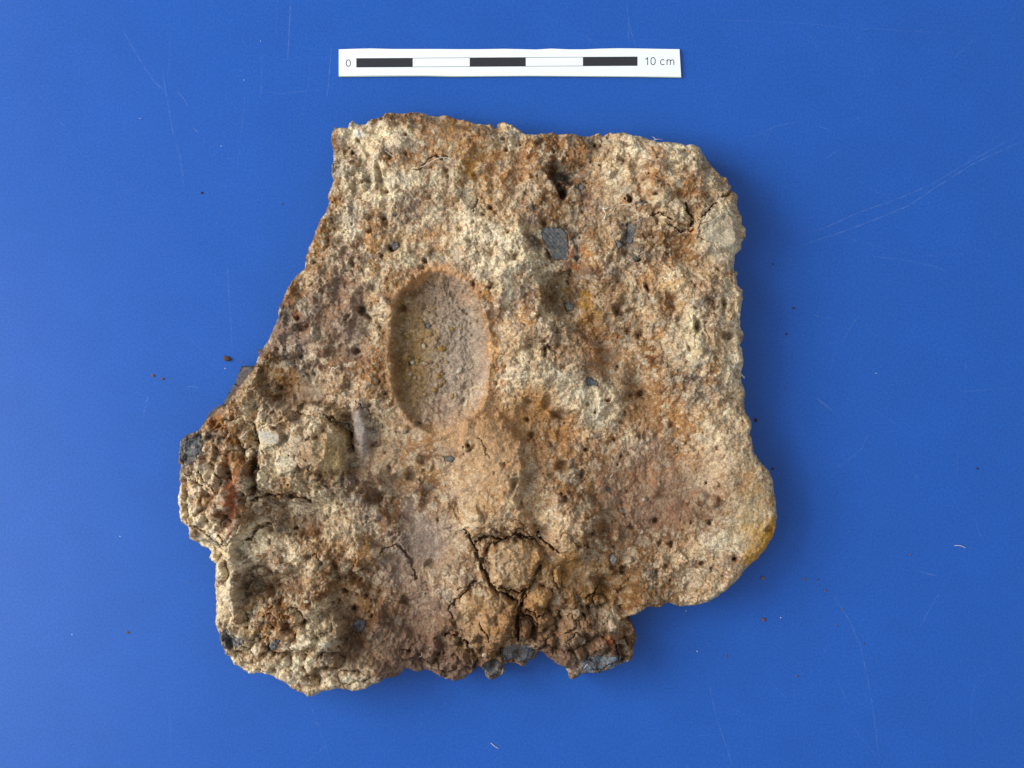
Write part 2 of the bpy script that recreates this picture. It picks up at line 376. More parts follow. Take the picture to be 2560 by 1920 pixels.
HOLES = [(1575,497,7.5,8.5,0,7,3),(1639,489,5,5,0,3,2),(1404,477,8,15,-10,5.5,2),(1400,437,26,9,14,4,2),(1420,452,10,6,0,3,2),(1387,445,9,12,0,3,2),
 (980,622,10,9,0,5.5,2),(1062,651,6,7,0,4,2),(1233,713,8,8,0,4.5,2),(1184,711,4,5,0,3,2),(903,776,13,9,40,5,2),(918,791,12,5,40,4,2),(883,660,6,6,0,3,2),
 (1362,875,5,12,5,5,2),(1372,868,8,5,0,4,2),(958,545,5,5,0,3,2),(950,430,5,18,-8,3.5,2),(968,480,5,5,0,2.5,2),(884,385,5,5,0,3,2),(1259,346,5,6,0,3,2),
 (1266,372,5,6,0,3,2),(1015,339,3,3,0,2.5,2),(1013,385,9,6,30,3,2),(1225,519,8,6,0,4,2),(1206,536,4,4,0,2.5,2),(1288,640,9,6,-30,3.5,2),(1243,612,5,6,0,3,2),
 (1488,360,4,6,0,2.5,2),(1395,620,4,4,0,2,2),(1372,634,5,14,-30,4,2),(1445,645,5,6,0,3,2),(1555,402,12,5,15,3,2),(1500,415,5,3,0,2.5,2),
 (1599,650,6,4,0,4,2),(1618,720,5,12,-25,5,2),(1740,816,6,13,-8,5,2),(1808,762,6,12,-5,4,2),(1571,826,8,7,0,3.5,2),(1605,985,9,9,0,4.5,2),(1519,1001,7,4,0,3,2),
 (1545,917,5,5,0,3,2),(1487,1031,3,3,0,2.5,2),(1171,1113,6,7,-20,4,2),(1178,1121,10,4,-40,3,2),(893,877,11,7,10,4.5,2),(880,560,3,3,0,2,2),(955,640,5,5,0,2.5,2),
 (1837,1397,6,5,0,4.5,2),(1760,1410,7,4,-20,3.5,2),(1665,1417,5,6,0,3,2),(1767,1208,3,3,0,2.5,2),(1776,1308,6,6,0,3,2),(1640,1303,8,6,0,3,2),(1415,1242,10,6,30,4,2),
 (1580,1320,8,5,20,3,2),(1650,1360,6,6,0,2.5,2),(1680,1360,5,8,0,3,2),(1510,1465,20,14,40,3.5,2),(1560,1430,8,10,0,3,2),(1536,1420,10,8,0,2.5,2),
 (600,1390,10,12,-20,5,2),(672,1325,15,9,20,6,2),(615,1492,14,8,-20,4,2),(650,1480,24,6,-10,2.2,2),(675,1358,4,4,0,3,2),(536,1060,8,9,0,4.5,2),
 (772,1632,5,5,0,3,2),(668,1632,7,11,30,4,2),(795,1670,9,12,30,4.5,2),(845,1506,6,6,0,3,2),(630,1572,9,10,0,3.5,2),(767,1560,5,16,-10,3.5,2),(858,1480,10,6,20,4,2),
 (740,1450,20,12,0,4,2),(735,1325,7,4,0,3,2),(860,1606,5,6,0,3.5,2),(820,1660,9,6,0,3,2),(912,1497,5,5,0,3,2),(1012,1510,12,8,40,3,2),(655,1668,5,5,0,3,2),
 (805,1185,9,11,10,5,2),(774,1225,14,6,10,3.5,2),(830,1230,6,12,0,3.5,2),(694,1070,9,6,0,4,2),(733,1137,3,4,0,3,2),(728,1209,3,3,0,3,2),(870,1120,9,8,0,4,2),
 (862,1070,22,10,20,4,2),(690,1030,8,7,0,3.5,2),(755,1020,10,6,0,3,2),(652,1105,7,25,0,4,2),(640,1150,6,22,5,4,2),(640,1200,6,16,0,4,2),(535,1190,6,14,20,3,2),
 (1090,830,3,3,0,.8,2),(1165,970,7,9,-35,1.5,2),(1160,1000,4,6,0,1.2,2),(1135,735,7,9,20,1.4,2),(1060,770,5,4,0,1,2),(1160,775,5,5,0,1,2),
 (1455,1185,6,10,10,3,2),(1330,1090,8,9,20,3.5,2),(1318,1050,6,6,0,2.5,2),(1465,1125,5,5,0,2.5,2),(1285,1210,6,18,18,3,2),(1300,1260,5,12,15,3,2),
 (1147,1270,10,26,-15,3,2),(1025,1190,11,14,-20,2.6,2),(1085,1160,5,14,0,2,2),(1062,1190,8,12,-30,2.4,2),(1085,1225,12,6,20,2.4,2),
 (1020,1300,26,10,35,2.6,2),(1590,1600,8,30,10,4,2),(1185,1640,14,22,-40,4.5,2),(1150,1610,20,6,35,4,2),(1400,1530,5,5,0,2.5,2),(1470,1520,10,7,20,3.5,2),(1512,1585,7,12,10,2,2),
 (1300,360,4,4,0,2,2),(1120,440,4,4,0,2,2),(1200,430,8,24,20,1.5,2),(1330,390,8,20,20,2.5,2),(1340,520,12,8,30,2,2),(1360,560,12,8,60,3,2)]
for h in HOLES:
    hole(*h)
for k in range(650):
    cx, cy = rng.uniform(455, 1940), rng.uniform(280, 1735)
    jj, ii = int((cy - Y0) / STEP), int((cx - X0) / STEP)
    if SD[jj, ii] < 8 or rng.uniform() > R[jj, ii] ** 1.3:
        continue
    r = 1.8 + 4.6 * rng.uniform() ** 3.2
    hole(cx, cy, r * rng.uniform(.7, 2.2), r, rng.uniform(0, 180), min(0.5 * r, 2.6), 1.6)

# cracks: (points, half width px, depth mm)
CRACKS = [([(1160,1325),(1175,1345),(1188,1372)],4,3.5),([(1190,1352),(1215,1340),(1245,1345),(1290,1335),(1318,1342),(1345,1330)],4.5,4.5),
 ([(1185,1380),(1205,1400),(1212,1430),(1225,1455),(1262,1482),(1292,1500)],6,5),([(1345,1338),(1375,1362),(1400,1385)],4.5,4),
 ([(1300,1500),(1296,1540),(1295,1580),(1298,1600)],7,6),([(1300,1532),(1330,1545),(1345,1560)],4.5,4.5),([(1355,1400),(1345,1430),(1325,1460),(1305,1495)],7,4),
 ([(1712,522),(1722,545),(1731,562)],4,4),([(1733,558),(1765,535),(1785,505)],3,3),([(1622,535),(1650,540),(1672,553)],2.5,3),([(1795,490),(1822,476),(1832,470)],3.5,3),
 ([(1660,565),(1700,580),(1730,575)],3,2.5),([(1180,520),(1195,500),(1185,530)],2.5,2),([(1038,428),(1075,405),(1120,392)],3,2.2),
 ([(640,1060),(648,1110),(642,1160),(640,1215),(636,1240)],5,4),([(640,1250),(668,1236),(700,1232),(740,1240),(775,1248)],6,4),
 ([(610,1345),(650,1322),(680,1315)],7,5),([(556,1330),(560,1352)],3,3),([(1118,1590),(1160,1610),(1190,1650)],4,3.5),
 ([(1205,1560),(1222,1585),(1225,1600)],3,2),([(1140,1475),(1165,1465),(1185,1452)],3,2.5),([(950,1380),(995,1365),(1020,1400),(1035,1450)],5,1.8),
 ([(1475,1500),(1500,1475),(1540,1470)],3,2.5),([(895,1000),(905,1020)],3,2),([(1330,1600),(1342,1550)],3,3),([(1450,1530),(1475,1560)],3,2.5),
 ([(1535,1600),(1545,1640),(1548,1655)],3,3.5),([(1475,1678),(1510,1665),(1555,1655)],2,2),([(820,1040),(868,1060),(880,1090),(885,1120)],5,4),
 ([(510,1180),(530,1215),(560,1225)],3,2.5),([(470,1180),(490,1200),(515,1205)],3,2.5),([(500,1310),(540,1340),(560,1370)],3,2.5),([(1205,1100),(1230,1135)],2,1),
 ([(640,1565),(660,1600)],2.5,2),([(590,1590),(625,1610)],2.5,2)]
for pts, w, dep in CRACKS:
    P = np.array(pts)
    c = P.mean(0); r = np.abs(P - c).max() + 25
    wd = window(c[0], c[1], r)
    xx = GX[wd] + 8 * fbm(GX[wd], GY[wd], 30, 71, 5, .65); yy = GY[wd] + 8 * fbm(GX[wd], GY[wd], 30, 72, 5, .65)
    d = sdf_line(xx, yy, pts)
    ww = w * (1 + 0.75 * fbm(GX[wd], GY[wd], 22, 73, 2)) * 0.85
    ww = np.maximum(ww, .6)
    carve[wd] = np.maximum(carve[wd], dep * (1 - sstep(0.35, 1.1, d / ww)))
H = H - carve

# rounding towards the rim; wide slope along the left flank
wr = 20 + 30 * gauss(560, 960, 140, 160, -40, 1.2, x, y) + 14 * gauss(1900, 1280, 90, 160, 0, 1.2, x, y) + 22 * gauss(1010, 300, 200, 60, 0, 1, x, y) \
     + 10 * fbm(x, y, 60, 81, 2)
wr = np.maximum(wr, 9)
ce = 1 - np.clip(SDi / wr, 0, 1)
H = H - (4.0 + 1.5 * (wr - 20) / 20) * (1 - np.sqrt(np.clip(1 - ce ** 2, 0, 1)))
H = np.clip(H, 3.5, 26)

# ---------------------------------------------------------------- mineral colours
PAL = {'C': lin(209,197,172), 'T': lin(178,155,127), 'O': lin(168,127,88), 'R': lin(114,74,48), 'P': lin(142,120,106),
       'G': lin(102,99,97), 'Y': lin(172,132,68), 'B': lin(136,104,74)}
CM = """
.......TCBBOOOOBTOOBTTCTCTTTTT
.......BCCCCOTOTCOBOBTCCCCTTTT
.......BBCOOOTOOTOROBTCOCCTTTT
.......GCCCCCTYOOTRGOCTOTOTTTT
.......OTCCPBTCOTTBBPTOTTOTTTT
......OBCOTPCTCTTPBTPTGTCTCCTT
......OBCOTTOTCCCTGGOTGBBOCCTT
.....BBTPBTCBTTCCCTGOTPTOBTCTT
....BBTPPCBOOPTCCTCBBPTOCTTTTT
....GOPPPTOBPPOOCPBGYBTTOTPCTT
...GGGPBPCYBPPPOTOCTYRBTBCBTCT
..GGPPPBPTYBYPPOTTPTROTOTCTTTT
..GGBGPBBOYYPPPOTCTTOOTRTCBCTT
.GGTBBGTBOBYBPPOCTCCGTBOBGOCTT
.GBTBPPTPTBPPPCOCBTCCCBBOTTTTT
GOBCCBCTBGTPPPOOYYBYCCBBOOTCTT
GGOBCTTTBGTBOTTOYROOTBCPBOCTTT
GTOBCCTTPTTOBGTTOBOOBBPPBOCCTT
TCRBCTTBPPBTBTTOTTOBBPBOPCCPOT
COOTBBCCPBBPBPTOTTTBBPPBPPRTTT
CCRTBCPCTPBPPTTTTOCTBBPPRBRTCT
TCTCCBBTTBPPPTTBBBTTBBBBBTCCYY
TCCCPCTBOOBGPTBTTOOBBBBBTTTPYY
.TCPTPTBBPPPTTPTTBOOBBBBTPTTTT
.TCBBBBBCBBPPPTBBOOBBRRBBTTTTT
.TCTOOCCBRBPPPTOOOBTBCRBTTTTTT
.TGCBBCCPRPPTPTOOBPTPOBRRTTTTT
.TCTTCCPPCRPPPPTGGPPGGBBBTTTTT
..CCCCTCCCBPPPPGGGGPGGBBTTTTTT
...CCOTTTTPPPPPGGGGGGGBTTTTTTT
""".strip().split("\n")
assert len(CM) == 30 and all(len(r) == 30 for r in CM), [len(r) for r in CM]
CM = [list(r_) for r_ in CM]
for j in range(9, 15):
    for i in (10, 11):
        if CM[j][i] == 'Y': CM[j][i] = 'B'
for j in (15, 16):
    for i in (16, 17, 19):
        if CM[j][i] == 'Y': CM[j][i] = 'O'
CMG = np.zeros((30, 30, 3))
for j, row in enumerate(CM):
    for i, ch in enumerate(row):
        CMG[j, i] = PAL['T' if ch == '.' else ch]
GREY = np.array([[1.0 if c == 'G' else 0.0 for c in r] for r in CM])


def zone(xx, yy):
    i = np.clip(((xx - 450) / 50).astype(int), 0, 29)
    j = np.clip(((yy - 270) / 50).astype(int), 0, 29)
    return CMG[j, i]


def zone_soft(xx, yy):
    out = []
    for c in range(3):
        out.append(bilin(CMG[:, :, c], xx, yy, 475.0, 295.0, 50.0))
    return np.stack(out, -1)


C = 0.32 * zone_soft(x + 16 * fbm(x, y, 40, 201, 4, .6), y + 16 * fbm(x, y, 40, 202, 4, .6))
C = C + 0.35 * zone(x + 34 * fbm(x, y, 30, 203, 4, .65), y + 34 * fbm(x, y, 30, 204, 4, .65))
C = C + 0.33 * zone(x + 44 * fbm(x, y, 14, 205, 3, .7), y + 44 * fbm(x, y, 14, 206, 3, .7))
# stretch contrast of the zones a little around the mean
m = C.mean(axis=(0, 1), keepdims=True)
lum = C @ np.array([.3, .55, .15]); lm = float(lum.mean())
C = C * (np.maximum(lm + (lum - lm) * 1.36, .09) / lum)[..., None]
lum = (C @ np.array([.3, .55, .15]))[..., None]
C = lum + (C - lum) * 1.12


def blend(mask, col, k=1.0):
    global C
    C = C * (1 - k * mask[..., None]) + np.array(col) * k * mask[..., None]


# crumbs of other minerals, mixed in lump by lump
q3 = _hash(np.floor(r3 * 9999), np.floor(r3 * 777), 5)
q4 = _hash(np.floor(r4 * 9999), np.floor(r4 * 777), 6)
q5 = _hash(np.floor(r5 * 9999), np.floor(r5 * 777), 8)
calm = 1 - 0.55 * dish_in
blend((q3 > .84).astype(float) * calm, PAL['C'], .42)
blend((q3 < .14).astype(float) * calm, PAL['B'], .5)
blend((q4 > .88).astype(float) * calm, PAL['C'], .38)
blend((q4 < .11).astype(float) * calm, PAL['O'] * .85, .4)
blend((q5 > .90).astype(float), PAL['C'] * 1.05, .35)
blend((q5 < .12).astype(float), PAL['P'] * .55, .45)
blend(((q5 > .5) & (q5 < .58)).astype(float), PAL['R'] * .9, .38)
nz = fbm(x, y, 7, 211, 3, .8)
C = C * (1 + 0.13 * nz + 0.08 * fbm(x, y, 60, 212, 3))[..., None]
g0 = rng.normal(0, 1, x.shape).astype(np.float32)
g1 = np.clip(fbm(x, y, 3.6, 213, 2, .9) + .45 * g0, -2, 2)
C = C * (1 + 0.17 * g1)[..., None] * (1 + 0.06 * rng.normal(0, 1, x.shape + (1,)) * np.array([1, .2, -1]))
up = 1 - .75 * gauss(1200, 1620, 420, 260, 0, 1.3, x, y) - .5 * gauss(1110, 880, 110, 190, 0, 2, x, y)
blend(sstep(.35, .95, fbm(x, y, 26, 215, 4, .7)) * up, PAL['C'], .5)
blend(sstep(.35, .95, fbm(x, y, 24, 216, 4, .7)), lin(128,122,118), .42)
blend(sstep(.4, 1.0, fbm(x, y, 30, 217, 4, .7)), PAL['O'] * .8, .4)
blend(sstep(.5, 1.0, fbm(x, y, 15, 218, 3, .7)), PAL['R'], .3)
# greyish pink bloom in patches
C = C * (1 - .3 * sstep(.0, .8, fbm(x, y, 34, 214, 3, .7)))[..., None] + .3 * sstep(.0, .8, fbm(x, y, 34, 214, 3, .7))[..., None] * (C.mean(-1, keepdims=True) * np.array([1.06, .99, .88]))
sp = rng.random(x.shape)
sp = 0.5 * (sp + np.roll(sp, 1, 0)); 
C = C * np.where(sp > .9, 1.35, np.where(sp < .1, .62, 1.0))[..., None]
# patches with a place of their own: (cx, cy, rx, ry, rot, colour, strength)
SPOTS = [(1932,1345,26,40,25,'Y*',.95),(1900,1385,34,22,-40,'Y*',.8),(1880,1290,45,100,0,lin(172,150,112),.55),(897,336,12,8,20,lin(240,240,238),.9),
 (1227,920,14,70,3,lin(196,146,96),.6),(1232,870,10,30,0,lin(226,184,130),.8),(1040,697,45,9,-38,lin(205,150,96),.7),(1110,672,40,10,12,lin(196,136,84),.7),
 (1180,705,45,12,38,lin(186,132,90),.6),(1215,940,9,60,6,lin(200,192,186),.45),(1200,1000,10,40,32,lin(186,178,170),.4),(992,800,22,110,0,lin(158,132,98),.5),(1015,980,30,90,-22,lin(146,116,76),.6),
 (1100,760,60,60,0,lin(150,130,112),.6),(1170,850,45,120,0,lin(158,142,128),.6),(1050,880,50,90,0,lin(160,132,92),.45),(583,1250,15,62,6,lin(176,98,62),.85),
 (1525,1605,12,20,-30,lin(172,92,46),.9),(1422,620,9,38,-8,lin(188,110,46),.6),(1438,668,10,10,0,lin(178,108,64),.7),(848,770,8,8,0,lin(172,104,72),.7),(735,784,12,9,0,lin(178,118,78),.7),
 (586,767,14,9,0,lin(180,100,60),.5),(1040,300,70,14,5,lin(122,88,56),.6),(1130,320,45,25,10,lin(170,122,66),.65),(905,1080,20,66,-4,lin(166,158,156),.85),
 (770,980,42,30,18,lin(134,122,110),.6),(690,950,60,32,15,lin(140,104,62),.5),(690,1092,45,12,4,lin(180,184,186),.55),(1790,605,44,55,-22,lin(198,186,164),.7),(1672,712,40,10,-12,lin(222,186,136),.8),
 (1725,585,9,7,0,lin(206,130,74),.9),(1065,1350,80,60,10,lin(160,150,144),.55),(1000,1420,60,70,20,lin(150,132,124),.4),(1320,1405,120,130,0,lin(190,156,114),.35),
 (1215,1560,70,70,20,lin(188,150,104),.45),(1345,1505,36,40,0,lin(186,142,88),.6),(1195,1630,60,26,20,lin(176,130,70),.4),(1735,830,25,60,-12,lin(224,210,176),.6),(1512,780,30,60,-10,lin(200,180,150),.3),
 (845,1140,30,55,8,lin(184,158,112),.8),(1100,1690,160,40,0,lin(120,98,90),.55),(905,1645,60,40,30,lin(120,82,54),.5),(870,1480,50,60,-30,lin(140,96,52),.5),
 (560,960,60,14,-48,lin(176,128,84),.5),(545,1050,45,26,-20,lin(176,124,72),.5),(1505,1490,70,30,20,lin(170,128,66),.45),(1420,1420,30,50,20,lin(196,146,76),.55),
 (1600,1020,50,80,10,lin(184,140,96),.4),(1780,1160,90,70,0,lin(186,140,96),.35),(1650,1290,110,60,0,lin(150,118,104),.35),(1330,1020,70,50,0,lin(184,136,72),.4),(1240,1040,80,30,-30,lin(186,148,104),.4),
 (1040,1620,120,70,0,lin(108,84,72),.6),(1250,1660,150,26,0,lin(100,80,70),.6),(1430,1640,90,44,0,lin(104,84,74),.6),(1400,1570,120,50,10,lin(138,104,76),.4),(1330,1600,290,75,0,lin(118,88,68),.4),(1010,1560,110,110,0,lin(124,98,84),.45),(1240,1120,150,130,0,lin(190,150,112),.4),(1580,1240,200,170,0,lin(160,122,92),.35),(1330,1060,110,70,0,lin(176,132,84),.35),(1060,1400,90,90,0,lin(146,122,106),.35),(880,1560,50,90,10,lin(120,86,58),.5),(690,1000,90,60,15,lin(132,102,70),.4),(740,1310,70,30,10,lin(128,98,70),.45),(650,1460,50,50,0,lin(140,116,94),.4),
 (1180,1080,110,60,0,lin(184,148,112),.45),(1230,1180,60,110,8,lin(190,158,122),.45),(1400,740,50,60,0,lin(128,100,60),.5),(1480,840,90,110,0,lin(140,100,70),.35),(1650,1220,130,100,0,lin(138,108,90),.4),
 (1500,1440,110,50,20,lin(128,98,64),.5),(1600,1480,80,40,0,lin(130,98,60),.4),(870,820,70,110,0,lin(158,132,116),.4),(700,830,60,60,-40,lin(140,122,112),.4),(960,1150,60,80,0,lin(176,142,112),.35)]
SWX = 5 * fbm(x, y, 12, 221, 3, .7) + 11 * fbm(x, y, 36, 223, 3, .6); SWY = 5 * fbm(x, y, 12, 222, 3, .7) + 11 * fbm(x, y, 36, 224, 3, .6)
for cx, cy, rx, ry, rot, col, k in SPOTS:
    if isinstance(col, str):
        col = lin(206,150,44)
    mk = gauss(cx, cy, rx, ry, rot, 1.6, x + SWX * min(1, max(rx, ry) / 30), y + SWY * min(1, max(rx, ry) / 30))
    g = (0.88 + 0.16 * nz + 0.1 * (q4 - .5))[..., None]
    C = C * (1 - k * mk[..., None]) + np.array(col) * g * (k * mk[..., None])
C = np.clip(C * np.array([1.0, .925, .835]), 0.012, 0.9)

g = (0.9 + 0.18 * nz + 0.12 * (q4 - .5))[..., None]
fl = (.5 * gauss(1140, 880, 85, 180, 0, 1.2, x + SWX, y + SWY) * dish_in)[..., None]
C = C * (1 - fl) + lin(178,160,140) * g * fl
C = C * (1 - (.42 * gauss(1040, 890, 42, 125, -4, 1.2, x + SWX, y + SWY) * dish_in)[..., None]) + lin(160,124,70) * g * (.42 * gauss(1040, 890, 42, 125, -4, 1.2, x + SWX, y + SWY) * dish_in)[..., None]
rm = (.5 * np.exp(-((sdd + 5 + 3 * nz) / 8) ** 2) * sstep(-.7, .4, fbm(x, y, 40, 241, 3)))[..., None]
C = C * (1 - rm) + lin(200,155,112) * g * rm
tw = np.clip(-SD / BAND, 0, 1.3)
xw_, yw_ = x + 70 * tw, y - 85 * tw
wn = fbm(xw_, yw_, 30, 231, 4, .7)
wall_c = (lin(150,122,94) * .8)[None, None] * (1 + .35 * wn + .2 * fbm(xw_ * 1.0, yw_, 7, 232, 3, .8))[..., None]
wall_c = wall_c + sstep(.1, .7, fbm(xw_, yw_, 42, 233, 3))[..., None] * (lin(112,84,62) * .8 - wall_c) * .6
wk = (sstep(.02, .3, tw) * .8)[..., None]
C = np.clip(C * (1 - wk) + wall_c * wk, .01, .9)

# ---------------------------------------------------------------- positions
def pos(Zmm):
    """world coordinates of every grid point for a relief in mm; side wall points laid below the rim"""
    t = np.clip(-SD / BAND, 0, 1.3)
    rough = 1.0 + 1.3 * t
    wxy = np.where(outm, 1.0, 0.0)
    hz = np.where(outm, Zmm * (1 - t) - 1.0 * t, Zmm)
    lat = wxy * (-6.0 * t * t - 2.0 * t + sstep(0, .2, t) * (9 * (lumps(x * 1.0 + hz * 4, y * 1.0 - hz * 5, 30, 301)[0] - .15)
                 + 4.5 * (lumps(x + hz * 6, y + hz * 5, 13, 303)[0] - .2) + 5 * fbm(x + hz * 7, y + hz * 6, 44, 302, 4, .6) - 3))
    # lat in px, positive = outward; walls only draw inwards below the rim
    lat = np.clip(lat, -26, 1.0)
    PXw = x - NXb * lat
    PYw = y - NYb * lat
    k = (D - 0.016) / D
    X = (PXw - 1280) * S * k
    Y = (960 - PYw) * S * k
    return X, Y, hz * MM


NXb, NYb = bilin(NXn, x, y), bilin(NYn, x, y)


def grid_mesh(name, X, Y, Z, col, fmask, mats, matidx=None):
    """mesh from the grid quads where fmask is set"""
    jj, ii = np.nonzero(fmask)
    idx = np.arange(X.size).reshape(X.shape)
    a = idx[jj, ii]; b = idx[jj, ii + 1]; c = idx[jj + 1, ii + 1]; d = idx[jj + 1, ii]
    q = np.stack([a, d, c, b], 1)
    msk = np.zeros(X.size, bool); msk[q.ravel()] = True
    used = np.nonzero(msk)[0]; lut = np.cumsum(msk) - 1; inv = lut[q.ravel()]
    co = np.stack([X.ravel()[used], Y.ravel()[used], Z.ravel()[used]], 1).astype(np.float32)
    me = bpy.data.meshes.new(name)
    nf = len(q)
    me.vertices.add(len(used)); me.loops.add(nf * 4); me.polygons.add(nf)
    me.vertices.foreach_set("co", co.ravel())
    me.loops.foreach_set("vertex_index", inv.astype(np.int32).ravel())
    me.polygons.foreach_set("loop_start", np.arange(0, nf * 4, 4, dtype=np.int32))
    me.polygons.foreach_set("use_smooth", np.ones(nf, bool))
    me.update(calc_edges=True)
    at = me.attributes.new("mineral", 'FLOAT_COLOR', 'POINT')
    cc = np.ones((len(used), 4), np.float32)
    cc[:, :3] = col.reshape(-1, 3)[used]
    at.data.foreach_set("color", cc.ravel())
    for m_ in mats:
        me.materials.append(m_)
    return me


# ---------------------------------------------------------------- materials
def new_mat(name):
    m_ = bpy.data.materials.new(name)
    m_.use_nodes = True
    nt = m_.node_tree
    return m_, nt, nt.nodes["Principled BSDF"]


def mineral_mat(name, grain=1.0, rough=0.93, spec=0.12, bump=0.5, tint=None, streak=False):
    m_, nt, p = new_mat(name)
    N, L = nt.nodes, nt.links
    tc = N.new("ShaderNodeTexCoord")
    at = N.new("ShaderNodeAttribute"); at.attribute_name = "mineral"
    n1 = N.new("ShaderNodeTexNoise"); n1.inputs["Scale"].default_value = 2600; n1.inputs["Detail"].default_value = 3
    n2 = N.new("ShaderNodeTexNoise"); n2.inputs["Scale"].default_value = 900; n2.inputs["Detail"].default_value = 4
    n2.inputs["Roughness"].default_value = 0.7
    if streak:
        mp = N.new("ShaderNodeMapping"); mp.inputs["Rotation"].default_value = (0, 0, 0.5); mp.inputs["Scale"].default_value = (0.18, 1.0, 1.0)
        L.new(tc.outputs["Object"], mp.inputs[0]); L.new(mp.outputs[0], n2.inputs[0])
    else:
        L.new(tc.outputs["Object"], n2.inputs[0])
    L.new(tc.outputs["Object"], n1.inputs[0])
    r1_ = N.new("ShaderNodeMapRange"); r1_.inputs[1].default_value = .3; r1_.inputs[2].default_value = .7
    r1_.inputs[3].default_value = 1 - .32 * grain; r1_.inputs[4].default_value = 1 + .26 * grain
    r2_ = N.new("ShaderNodeMapRange"); r2_.inputs[1].default_value = .3; r2_.inputs[2].default_value = .7
    r2_.inputs[3].default_value = 1 - .22 * grain; r2_.inputs[4].default_value = 1 + .16 * grain
    L.new(n1.outputs[0], r1_.inputs[0]); L.new(n2.outputs[0], r2_.inputs[0])
    mu = N.new("ShaderNodeMath"); mu.operation = 'MULTIPLY'
    L.new(r1_.outputs[0], mu.inputs[0]); L.new(r2_.outputs[0], mu.inputs[1])
    vm = N.new("ShaderNodeVectorMath"); vm.operation = 'SCALE'
    if tint is None:
        L.new(at.outputs["Color"], vm.inputs[0])
    else:
        vm.inputs[0].default_value = tint
    L.new(mu.outputs[0], vm.inputs["Scale"])
    L.new(vm.outputs[0], p.inputs["Base Color"])
    p.inputs["Roughness"].default_value = rough
    p.inputs["Specular IOR Level"].default_value = spec
    bp = N.new("ShaderNodeBump"); bp.inputs["Strength"].default_value = bump; bp.inputs["Distance"].default_value = 0.00035
    L.new(n2.outputs[0], bp.inputs["Height"]); L.new(bp.outputs[0], p.inputs["Normal"])
    return m_


M_crust = mineral_mat("mineral_crust")
M_char = mineral_mat("charcoal", grain=1.5, rough=0.75, spec=0.25, bump=0.8, streak=True)


def crumb_mat(name, cols):
    m_, nt, p = new_mat(name)
    N, L = nt.nodes, nt.links
    oi = N.new("ShaderNodeObjectInfo")
    cr = N.new("ShaderNodeValToRGB")
    for i, c in enumerate(cols):
        e = cr.color_ramp.elements[i] if i < 2 else cr.color_ramp.elements.new(0.5)
        e.position = i / max(1, len(cols) - 1)
        e.color = (*c, 1)
    tc = N.new("ShaderNodeTexCoord")
    n1 = N.new("ShaderNodeTexNoise"); n1.inputs["Scale"].default_value = 1800; n1.inputs["Detail"].default_value = 4
    L.new(tc.outputs["Object"], n1.inputs[0])
    r = N.new("ShaderNodeMapRange"); r.inputs[1].default_value = .3; r.inputs[2].default_value = .7; r.inputs[3].default_value = .6; r.inputs[4].default_value = 1.3
    L.new(n1.outputs[0], r.inputs[0])
    L.new(oi.outputs["Random"], cr.inputs[0])
    vm = N.new("ShaderNodeVectorMath"); vm.operation = 'SCALE'
    L.new(cr.outputs[0], vm.inputs[0]); L.new(r.outputs[0], vm.inputs["Scale"]); L.new(vm.outputs[0], p.inputs["Base Color"])
    p.inputs["Roughness"].default_value = .92; p.inputs["Specular IOR Level"].default_value = .15
    bp = N.new("ShaderNodeBump"); bp.inputs["Strength"].default_value = .6; bp.inputs["Distance"].default_value = 0.0002
    L.new(n1.outputs[0], bp.inputs["Height"]); L.new(bp.outputs[0], p.inputs["Normal"])
    return m_


def flat_mat(name, col, rough=.6, spec=.3):
    m_, nt, p = new_mat(name)
    p.inputs["Base Color"].default_value = (*col, 1)
    p.inputs["Roughness"].default_value = rough
    p.inputs["Specular IOR Level"].default_value = spec
    return m_


def link(name, me, parent=None, **props):
    o = bpy.data.objects.new(name, me)
    COL.objects.link(o)
    if parent:
        o.parent = parent
    for k, v in props.items():
        o[k] = v
    return o


# ---------------------------------------------------------------- the slab
slab = bpy.data.objects.new("corroded_slab", None)
slab["label"] = "thick broken slab of rusty brown and cream crust with an oval hollow pressed into it"
slab["category"] = "corroded slab"
COL.objects.link(slab)

